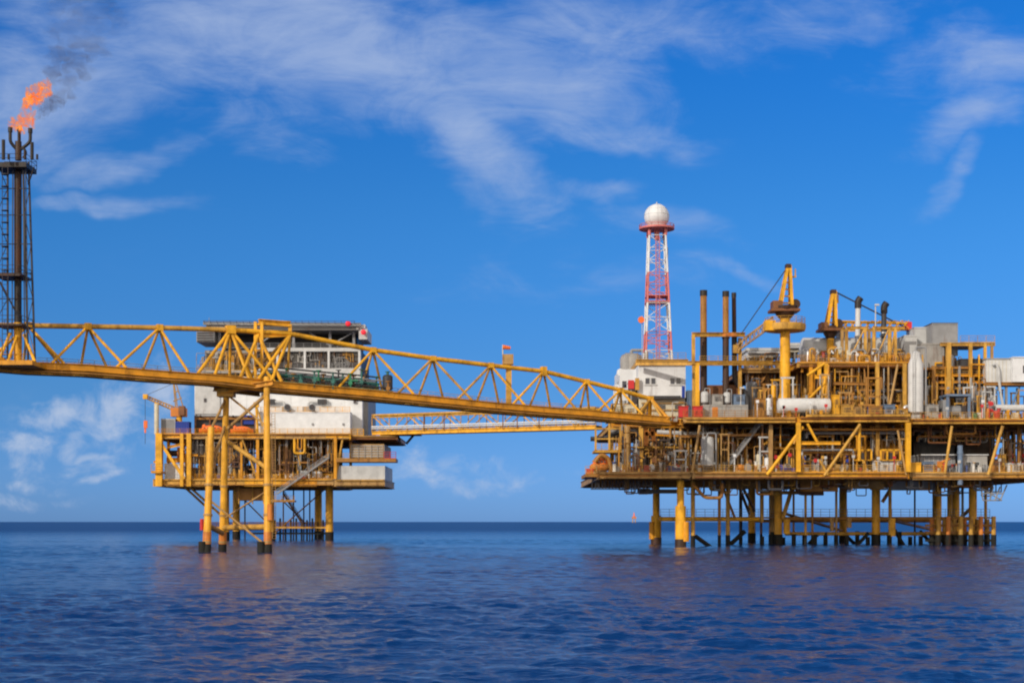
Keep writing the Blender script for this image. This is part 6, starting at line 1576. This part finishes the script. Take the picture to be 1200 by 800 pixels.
cowl_stack('dark stack with black cowl, nearer the tall white column', 1036, 6, 355, 274, 'dark_steel', 'silver', (1036, 462), 398)
def pole(px, py0, D, Z, label):
    t = thing('light_pole', label, 'light pole', V(wx(px, D), D, Z)); part('pole', MB().tube(V(wx(px, D), D, Z), V(wx(px, D), D, wz(py0, D)), .11), 'pale_grey', t)
    part('lamp_head', MB().cbox(P(px, py0, D)+V(.2, -.2, .1), .8, .4, .3), 'pale_grey', t)
pole(1026, 358, 272, PZU, 'thin pale light pole between the two black cowled stacks')
pole(868, 455, 266, PZM, 'thin light pole at the end of the grey generator housing')

tower_vessel('white_column', 'tall white process column with a narrow top at the main deck edge', 'process column', 1075.5, 17.5, 82, PZM-.2, 264, 'off_white', neck=(.80, .62), skirt='pale_grey')
# boxes at the top right
def right_top():
    D = 272.0; x = lambda p: wx(p, D); Z = wz(430.5, D)
    t = thing('roof_module', 'two storey steel frame with pipes right of the tall white column', 'frame', V(x(1118), D+6, PZM-.25))
    part('floor', MB().box(x(1058), x(1164), D, D+14, Z-.35, Z), 'ochre_brown', t)
    part('floor', MB().box(x(1088), x(1162), D-2, D+10, wz(441, D)-.3, wz(441, D)), 'deep_yellow', t)
    part('roof_beam', MB().hbeam(V(x(1098), D-2, wz(405, D)), V(x(1162), D-2, wz(405, D)), .5, .6), 'gold', t)
    part('roof', MB().box(x(1100), x(1162), D-1.9, D+9, wz(403.5, D), wz(402.5, D)), 'concrete_grey', t)
    part('roof_rail', MB().rail([V(x(1122), D-1.8, wz(402.5, D)), V(x(1162), D-1.8, wz(402.5, D))], 1.2, 1.5, .045), 'tan', t)
    for (px, py0, w, mt) in ((1107.5, 403, .8, 'gold'), (1133, 404, .6, 'gold'), (1150, 404, .5, 'gold'), (1090, 430, .6, 'ochre_brown'), (1158, 404, .45, 'tan'), (1120, 430, .4, 'grey')):
        part('post', MB().beam(V(x(px), D-2.1, PZM-.25), V(x(px), D-2.1, wz(py0, D)), w), mt, t)
    for py in (432, 441, 449, 456): part('cross_beam', MB().hbeam(V(x(1088), D-2.2, wz(py, D)), V(x(1160), D-2.2, wz(py, D)), .3, .45), 'deep_yellow' if py % 2 else 'ochre_brown', t)
    part('handrail', MB().rail([V(x(1090), D-1.9, wz(441, D)), V(x(1162), D-1.9, wz(441, D))], 1.2, 1.5, .05), 'gold', t)
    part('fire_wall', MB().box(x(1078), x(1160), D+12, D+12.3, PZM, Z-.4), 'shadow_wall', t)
    box_container('vent_house', 'largest grey box house at the top right of the platform', 'vent house', 1092.5, 379, 1122, Z+2.2, D+1, 8, 'grey', 0, roof='dark_steel')
    box_container('vent_house', 'small grey box house behind the largest one', 'vent house', 1072, 384, 1092, Z+2.0, D+5, 6, 'pale_grey', 0)
    box_container('vent_house', 'pale grey narrow box house behind the tall white column', 'vent house', 1060, 393.5, 1074, Z, D+3, 6, 'pale_grey', 0)
    box_container('vent_house', 'pinkish grey box house directly right of the tall white column', 'vent house', 1080, 403, 1106, Z, D, 7, 'concrete_grey', .8)
    part('support_frame', MB().box(x(1074), x(1124), D+1.5, D+9, Z, Z+1.95), 'ochre_brown', t)
    cabinet('black_cooler', 'black box cooler on the steel frame under the flat roof', 'cooler', 1126, 1154, 20, wz(441, 270.4), 270.4, 5, 'dark_steel', 3)
    tower_vessel('small_tank', 'slim white tank under the flat roof, beside the black box cooler', 'tank', 1115, 7, 26, wz(441, 271), 271, 'pale_grey', ring=False)
    tower_vessel('small_tank', 'slim cream tank under the flat roof, nearest its corner post', 'tank', 1124, 5, 20, wz(441, 272), 272, 'cream', ring=False)
right_top()
def white_cabin():
    D = 268.0; x = lambda p: wx(p, D); z = lambda py: wz(py, D)
    t = thing('white_cabin', 'long white cabin on stilts at the right edge of the picture', 'cabin', V(x(1205), D+4, PZM-.25))
    part('body', MB().box(x(1156), x(1184), D, D+9, z(448), z(421)), 'off_white', t); part('body', MB().box(x(1184.2), x(1255), D-1.2, D+9, z(448), z(420)), 'white', t)
    part('roof', MB().box(x(1155), x(1184), D-.2, D+9.2, z(420.9), z(419.6)), 'concrete_grey', t); part('roof', MB().box(x(1184), x(1256), D-1.4, D+9.2, z(419.9), z(418.8)), 'white', t)
    part('floor_frame', MB().hbeam(V(x(1155), D-.2, z(449.6)), V(x(1256), D-.2, z(449.6)), .5, .55), 'ochre_brown', t)
    for px in (1161, 1180, 1210, 1240):
        for dy in (.4, 8): part('stilt', MB().beam(V(x(px), D+dy, PZM-.25), V(x(px), D+dy, z(449.8)), .4), 'grey', t)
    for (a, b) in (((1180, 490), (1196, 452)), ((1161, 470), (1172, 452))): part('brace', MB().tube(V(x(a[0]), D+.4, z(a[1])), V(x(b[0]), D+.4, z(b[1])), .18), 'slate_blue', t)
    m = MB()
    for i in range(6): m.box(x(1158+i*4.2), x(1158.4+i*4.2), D-.05, D+.01, z(447), z(422))
    part('panel_seam', m, 'cream', t)
    part('pipe', MB().path([V(x(1162), D-.5, z(428)), V(x(1166), D-.5, z(426)), V(x(1169), D-.5, z(432)), V(x(1171), D-.5, z(460)), V(x(1175), D-.5, z(478))], .25), 'pale_grey', t)
    part('window', MB().box(x(1196), x(1204), D-1.25, D-1.202, z(438), z(429)), 'window_glass', t)
white_cabin()
drum_vessel('pale_pipe_drum', 'long pale green grey pipe drum at the right edge under the white cabin', 'pressure vessel', 1166, 1250, 8, PZM-.25, 265, 'pale_grey', lift=1.6)
tower_vessel('scrubber', 'pale scrubber under the white cabin, nearest the steel frame', 'scrubber', 1152, 11, 36, PZM-.25, 266, 'concrete_grey')
tower_vessel('scrubber', 'grey scrubber under the white cabin with a red valve beside it', 'scrubber', 1164, 9, 30, PZM-.25, 267, 'pale_grey')
tower_vessel('scrubber', 'thin silver scrubber standing before the steel frame posts', 'scrubber', 1141, 6, 42, PZM-.25, 268, 'silver')
def slate_frame():
    D = 264.2; x = lambda p: wx(p, D); Z = PZM-.25
    t = thing('slate_skid', 'blue grey open sided machine skid on the main deck right of the white column', 'skid', V(x(1124), D+2, Z))
    for p in (1111, 1136):
        for dy in (0, 3.6): part('post', MB().box(x(p)-.22, x(p)+.22, D+dy, D+dy+.44, Z, wz(464, D)), 'slate_blue', t)
    part('roof', MB().box(x(1109), x(1138), D-.2, D+4.4, wz(464, D), wz(461.5, D)), 'slate_blue', t)
    part('motor', MB().lathe(V(x(1122), D+1.8, Z+1.7), [(1e-4, -1.4), (.95, -1.3), (.95, 1.1), (.4, 1.4), (1e-4, 1.4)], 20, 'x'), 'grey', t)
    part('gearbox', MB().box(x(1128), x(1134), D+.8, D+2.8, Z+.3, Z+2.6), 'dark_steel', t); part('bed', MB().box(x(1110), x(1137), D+.1, D+3.9, Z, Z+.28), 'grey', t)
    part('side_panel', MB().box(x(1106), x(1110.4), D+.4, D+3.5, Z, wz(468, D)), 'grey', t)
slate_frame()
cabinet('grey_cabinet', 'grey green cabinet at the foot of the tall white column, on its right', 'cabinet', 1086, 1100, 17, PZM-.25, 264.3, 3, 'concrete_grey', 2)
cabinet('grey_cabinet', 'teal grey cabinet left of the tall white column', 'cabinet', 1036, 1049, 15, PZM+.05, 263.4, 2.5, 'slate_blue', 2)
def barrel(label, px, mat, w=6.5, h=9):
    D = 263.6; r = S(w, D)/2; c = V(wx(px, D), D, PZM-.25); t = thing('oil_drum', label, 'drum', c)
    hh = S(h, D); part('shell', MB().lathe(c, [(r, 0), (r, hh*.3), (r*1.05, hh*.33), (r, hh*.36), (r, hh*.63), (r*1.05, hh*.66), (r, hh*.69), (r, hh), (r*.93, hh), (r*.93, hh-.08), (1e-4, hh-.08)], 20), mat, t)
    part('bung', MB().tube(c+V(r*.4, -r*.3, hh-.08), c+V(r*.4, -r*.3, hh+.04), .09), 'grey', t)
barrel('bright red drum at the main deck edge under the white cabin', 1168, 'red', 8, 10)
barrel('green drum at the main deck edge before the steel frame', 1143, 'green', 5.5, 7)
barrel('cream drum beside the green one on the main deck edge', 1149.5, 'cream', 5, 8)
barrel('orange drum between the green and red ones', 1157.5, 'primer_orange', 5, 13)
def red_valve():
    valve_tree('red hand wheel valve below the white cabin on the main deck', 1160, 26, PZM-.25, 265, 'grey', 'red')
red_valve()

# --- main deck middle: yellow cased units
for (a, b, h, mt, lb) in ((977, 984, 26, 'yellow', 'narrow yellow box at the end of the white horizontal vessel'), (986, 1000, 14, 'gold', 'golden box on the main deck below the silver stack pipe'),
                          (1000, 1014, 12, 'tan', 'tan box on the main deck edge beside the golden box'), (1050, 1064, 10, 'gold', 'low golden box at the corner of the main deck beside the white column'),
                          (886, 896, 22, 'ochre_brown', 'brown box between the generator housing and the white vessel'), (1018, 1034, 13, 'ochre_brown', 'brown box on the main deck below the upper deck corner post')):
    cabinet('junction_box', lb, 'cabinet', a, b, h, PZM+.05, 262.6+R.uniform(0, 1), 2, mt, 2)
tower_vessel('slim_vessel', 'slim white vessel right of the generator housing, before the tall crane', 'vessel', 901, 6, 24, PZM, 264, 'white', ring=False)
tower_vessel('slim_vessel', 'slim yellow vessel before the tall crane column foot', 'vessel', 907, 6, 42, PZM, 270, 'yellow', ring=False)
tower_vessel('slim_vessel', 'fat grey vessel behind the bent foot of the thinnest stack', 'vessel', 882, 14, 50, PZM, 278, 'grey')
tower_vessel('slim_vessel', 'dark vessel inside between the smaller crane column and the silver pipe', 'vessel', 985, 12, 52, PZM, 278, 'dark_rust')
tower_vessel('slim_vessel', 'dark grey vessel behind the silver pipe of the dark cowled stack', 'vessel', 1050, 16, 56, PZM, 276, 'dark_steel')
tower_vessel('slim_vessel', 'brown vessel inside under the yellow frame of the silver stack', 'vessel', 1018, 10, 46, PZM, 284, 'rust')
for i, (px, lb) in enumerate(((945, 'pump with grey motor under the white horizontal vessel end'), (1012, 'pump beside the tan box on the main deck'), (1094, 'pump behind the grey green cabinet by the white column'), (894, 'pump behind the brown box before the tall crane'))):
    pump(lb, px, 22, PZM+.02, 268, ('grey', 'teal', 'slate_blue', 'tan')[i], None, i+30)

# --- lower deck equipment
def lifeboat_station():
    D = 267.0; Z = PZL-.1; x = lambda p: wx(p, D)
    t = thing('lifeboat', 'orange lifeboat at the left tip of the large platform lower deck', 'lifeboat', V(x(704), D+1.5, Z)); c = V(x(704), D+1.5, Z)
    m = MB(); m.sphere(c+V(0, 0, 1.25), 1, 24, 14, 1.95, 1.25, .95); part('hull', m, 'primer_orange', t)
    part('canopy', MB().sphere(c+V(.1, 0, 1.7), 1, 22, 12, 1.5, 1.05, 1.1), 'orange', t); part('helm_dome', MB().sphere(c+V(-.3, 0, 2.7), .5, 16, 10), 'orange', t)
    part('cradle', MB().box(x(698), x(710), D+.6, D+2.4, Z, Z+.5), 'dark_rust', t)
    for k in range(4): part('window', MB().box(c.x-.9+.5*k, c.x-.65+.5*k, c.y-1.12, c.y-.7, Z+2.0, Z+2.3), 'dark_glass', t)
    t = thing('lifeboat_davit', 'rusty davit frame leaning over the orange lifeboat at the left tip', 'davit', V(x(712), D+4, Z))
    for dy in (0, 4): part('davit_arm', MB().path([V(x(718), D+dy, Z), V(x(713), D+dy, wz(536, D)), V(x(704), D+dy, wz(532, D)), V(x(697), D+dy, wz(541, D))], .38), 'ochre_brown', t)
    part('winch', MB().pbox(700, 534, 711, 545, D+3.5, 1.5), 'rust', t); part('tie', MB().beam(V(x(708), D, wz(534, D)), V(x(708), D+4, wz(534, D)), .3), 'ochre_brown', t)
    for dy in (0, 4): part('fall_rope', MB().tube(V(x(703), D+dy*.5+.5, wz(533, D)), V(x(703), D+dy*.4+.7, Z+2.4), .05), 'dark_steel', t)
    box_container('raft_canister_rack', 'low pink red rack of rescue gear beside the orange lifeboat', 'rack', 687.5, 550, 695, Z, D+.5, 1.6, 'red', 0)
lifeboat_station()
lowg = [  # tower vessels on the lower deck
    (830, 15, 43, 263.0, 'pale_grey', 'fat pale grey tank on the lower deck below the generator housing'), (786, 10, 32, 272, 'white', 'white tank with ribbed foot on the lower deck, nearest the bridge landing'),
    (773, 9, 26, 276, 'cream', 'cream tank on the lower deck behind the stair'), (745, 6, 36, 271, 'off_white', 'slim white tank beside the round tan column on the lower deck'), (725, 6, 34, 274, 'off_white', 'slim white tank at the far left of the lower deck'),
    (758, 8, 34, 280, 'concrete_grey', 'grey tank behind the bridge landing posts'), (885, 18, 42, 284, 'slate_blue', 'slate grey tank behind the grey stair top'), (900, 8, 18, 264.4, 'white', 'short white tank at the foot of the big yellow diagonal'),
    (889, 5, 22, 264.6, 'cream', 'thin cream tank beside the short white tank'), (921, 9, 36, 280, 'dark_rust', 'dark vessel behind the big yellow diagonal'), (950, 10, 30, 276, 'grey', 'grey vessel behind the hanging yellow face beam'),
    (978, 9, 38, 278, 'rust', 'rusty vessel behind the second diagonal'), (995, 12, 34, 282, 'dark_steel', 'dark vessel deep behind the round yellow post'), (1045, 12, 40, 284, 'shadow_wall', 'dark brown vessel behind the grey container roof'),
    (798, 9, 34, 284, 'rust', 'brown vessel behind the white tank with ribbed foot'), (812, 7, 30, 282, 'tan', 'tan vessel between the white and the fat pale tanks'), (862, 10, 36, 286, 'dark_steel', 'dark vessel under the grey stair')]
for (px, w, h, d, mt, lb) in lowg: tower_vessel('process_vessel', lb, 'vessel', px, w, h, PZL, d, mt, ring=w > 7)
for i, (px, w, d, mt, lb) in enumerate(((815, 20, 266, 'rust', 'pump left of the fat pale grey tank'), (872, 18, 265, 'primer_orange', 'pump with orange motor at the foot of the grey stair'), (918, 20, 265, 'blue', 'pump with blue motor between the two big diagonals'), (948, 20, 264.5, 'ochre_brown', 'brown pump near the second big diagonal'),
                                       (985, 22, 265, 'tan', 'tan pump behind the rail under the round yellow post'), (1008, 16, 266, 'grey', 'grey pump beside the grey container'), (797, 18, 267, 'red', 'pump with red motor before the white tanks'), (760, 16, 268, 'gold', 'golden pump by the bridge landing posts'))):
    pump(lb, px, w, PZL, d, mt, None, i)
for i, (px, h, d, lb) in enumerate(((908, 26, 268, 'valve tree just right of the thick tan column'), (928, 28, 270, 'valve tree under the hanging yellow face beam'), (941, 24, 268, 'valve tree beside the yellow corner column'), (957, 30, 272, 'valve tree behind the small yellow strut'), (972, 26, 270, 'valve tree above the brown pump'), (992, 30, 270, 'valve tree left of the round yellow post'), (752, 30, 277, 'valve tree between the bridge landing posts'), (806, 24, 275, 'valve tree beside the leaning tan brace'))):
    valve_tree(lb, px, h, PZL, d, ('ochre_brown', 'gold', 'grey', 'tan')[i % 4], ('red', 'rust', 'blue')[i % 3])
def baskets():
    for (p0, p1, lb) in ((1000, 1021, 'yellow railed equipment crate, nearer the round yellow post'), (1032, 1055, 'yellow railed equipment crate over the grey container')):
        D = 264; x = lambda p: wx(p, D); z = lambda py: wz(py, D)
        t = thing('equipment_crate', lb, 'crate', V(x((p0+p1)/2), D+1.5, z(539)))
        part('crate_back', MB().box(x(p0), x(p1), D+1.6, D+1.8, z(539), z(527)), 'ochre_brown', t); part('floor', MB().box(x(p0), x(p1), D, D+1.6, z(539.5), z(538.4)), 'yellow', t)
        for f in (0, .33, .67, 1): part('bar', MB().beam(V(x(p0+(p1-p0)*f), D, z(539)), V(x(p0+(p1-p0)*f), D, z(527)), .3), 'yellow', t)
        part('top_bar', MB().beam(V(x(p0), D, z(527)), V(x(p1), D, z(527)), .3), 'yellow', t)
        part('hoist_unit', MB().box(x(p0+7), x(p1-7), D+.3, D+1.5, z(538), z(530)), 'dark_steel', t)
    for (p, lb) in ((1000, 'pale frame carrying the first railed crate'), ):
        D = 265.9; t = thing('crate_stand', lb, 'stand', V(wx(1010, D), D, PZL))
        for q in (1001, 1020): part('leg', MB().beam(V(wx(q, D), D, PZL), V(wx(q, D), D, wz(539.5, 265.9)), .3), 'tan', t)
        part('shelf', MB().box(wx(1000, D), wx(1021, D), D-1, D+.6, wz(546, D), wz(545, D)), 'tan', t)
baskets()
box_container('grey_container', 'corrugated grey container under the second railed crate', 'container', 1023, 540.5, 1056, PZL+.02, 264.6, 4, 'pale_grey', .9)
box_container('yellow_bin', 'bright yellow steel bin at the lower deck edge', 'bin', 1063.5, 542.5, 1079, PZL+.02, 262.3, 2.6, 'yellow', 0)
box_container('blue_pallet_box', 'low blue box behind the rail between two big diagonals', 'box', 915, 549, 931, PZL+.02, 264.2, 1.2, 'blue', .5)
def site_house():
    D = 264.0; x = lambda p: wx(p, D); z = lambda py: wz(py, D)
    t = thing('site_office', 'pale cabin with two small windows on the lower deck at the right', 'cabin', V(x(1120), D+3, PZL))
    part('wall', MB().box(x(1080), x(1121.5), D+1, D+9, PZL, z(533)), 'grey', t); part('wall', MB().box(x(1125), x(1157), D, D+9, PZL, z(533.5)), 'concrete_grey', t)
    part('roof', MB().box(x(1079), x(1158), D-.3, D+9.3, z(533.3), z(532)), 'pale_grey', t)
    part('base_band', MB().box(x(1066.5), x(1158), D-1.7, D-1.4, PZL-1.3, PZL+.02), 'tan', t)
    for px in (1134.5, 1144.5):
        w = part('window', MB().box(x(px-3.6), x(px+3.6), D-.08, D-.001, z(548), z(540.5)), 'pale_grey', t); part('pane', MB().box(x(px-2.8), x(px+2.8), D-.11, D-.081, z(547.3), z(541.2)), 'dark_glass', w)
    m = MB()
    for i in range(1, 8): m.box(x(1080+i*5.2), x(1080.5+i*5.2), D+.94, D+1.01, PZL+.1, z(534))
    part('panel_seam', m, 'pale_grey', t)
    d = part('door', MB().box(x(1100), x(1107), D+.93, D+.999, PZL+.1, z(540)), 'primer_orange', t); part('handle', MB().box(x(1105.5), x(1106.2), D+.86, D+.93, PZL+1.0, PZL+1.3), 'dark_steel', d)
    tt = thing('blue_caisson', 'slate blue round caisson passing the pale cabin corner', 'pipe', V(x(1122.8), D-1.2, wz(568, D)))
    part('pipe_shell', MB().tube(V(x(1122.8), D-1.2, wz(568, D)), V(x(1122.8), D-1.2, wz(522, D)), S(6, D)/2, n=18), 'slate_blue', tt)
    for py in (532, 556): part('clamp', MB().tube(V(x(1122.8), D-1.2, z(py)), V(x(1122.8), D-1.2, z(py)+.4), S(7, D)/2, n=18), 'slate_blue', tt)
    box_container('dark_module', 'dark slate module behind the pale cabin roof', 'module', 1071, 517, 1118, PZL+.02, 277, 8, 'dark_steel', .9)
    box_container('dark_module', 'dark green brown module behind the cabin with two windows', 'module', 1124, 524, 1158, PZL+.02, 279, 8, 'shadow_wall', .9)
    cabinet('blue_cabinet', 'dark blue cabinet beside the yellow bin', 'cabinet', 1081, 1094, 12, PZL, 263.3, 1.2, 'slate_blue', 2)
    tt = thing('life_ring_stand', 'red orange fire monitor before the grey cabin wall', 'fire monitor', V(x(1106), D-.6, PZL))
    part('post', MB().tube(V(x(1106), D-.6, PZL), V(x(1106), D-.6, PZL+1.6), .35, n=12), 'red', tt); part('barrel', MB().tube(V(x(1106)-.5, D-.6, PZL+1.8), V(x(1106)+.8, D-.9, PZL+2.4), .28, .16, 12), 'primer_orange', tt)
site_house()
# right end, beyond the cabin: sky shows between slim equipment
for i, (px, w, h, mt, lb) in enumerate(((1168, 12, 14, 'rust', 'brown cabinet in the open bay right of the pale cabin'), (1190, 18, 11, 'white', 'white low box at the right edge of the lower deck'), (1176, 6, 22, 'gold', 'slim golden cabinet in the open bay near the edge'))):
    cabinet('bay_cabinet', lb, 'cabinet', px-w/2, px+w/2, h, PZL, 266+i*1.5, 2, mt, 1)
for i, (px, lb) in enumerate(((1164, 'dark valve tree in the open bay beside the leaning brace'), (1184, 'grey valve tree in the open bay before the slim columns'), (1198, 'valve tree at the very right edge of the lower deck'))):
    valve_tree(lb, px, 30, PZL, 272+i, ('dark_steel', 'grey', 'rust')[i], 'red')

# --- things far away
def far_rig():
    D = 6500.0; x = wx(743, D); s = S(1, D)
    t = thing('distant_platform', 'tiny orange platform far away on the horizon left of the large platform', 'platform', V(x, D, 0))
    for sx in (-1, 1):
        for sy in (-1, 1): part('leg', MB().tube(V(x+sx*s*1.6, D+sy*s*1.6, -2), V(x+sx*s*1.4, D+sy*s*1.4, s*5), s*.35), 'gold', t)
    part('deck', MB().box(x-s*2.6, x+s*2.6, D-s*2, D+s*2, s*5, s*7), 'primer_orange', t); part('derrick', MB().tube(V(x, D, s*7), V(x, D, s*12), s*1.1, s*.4, 8), 'orange', t)
far_rig()
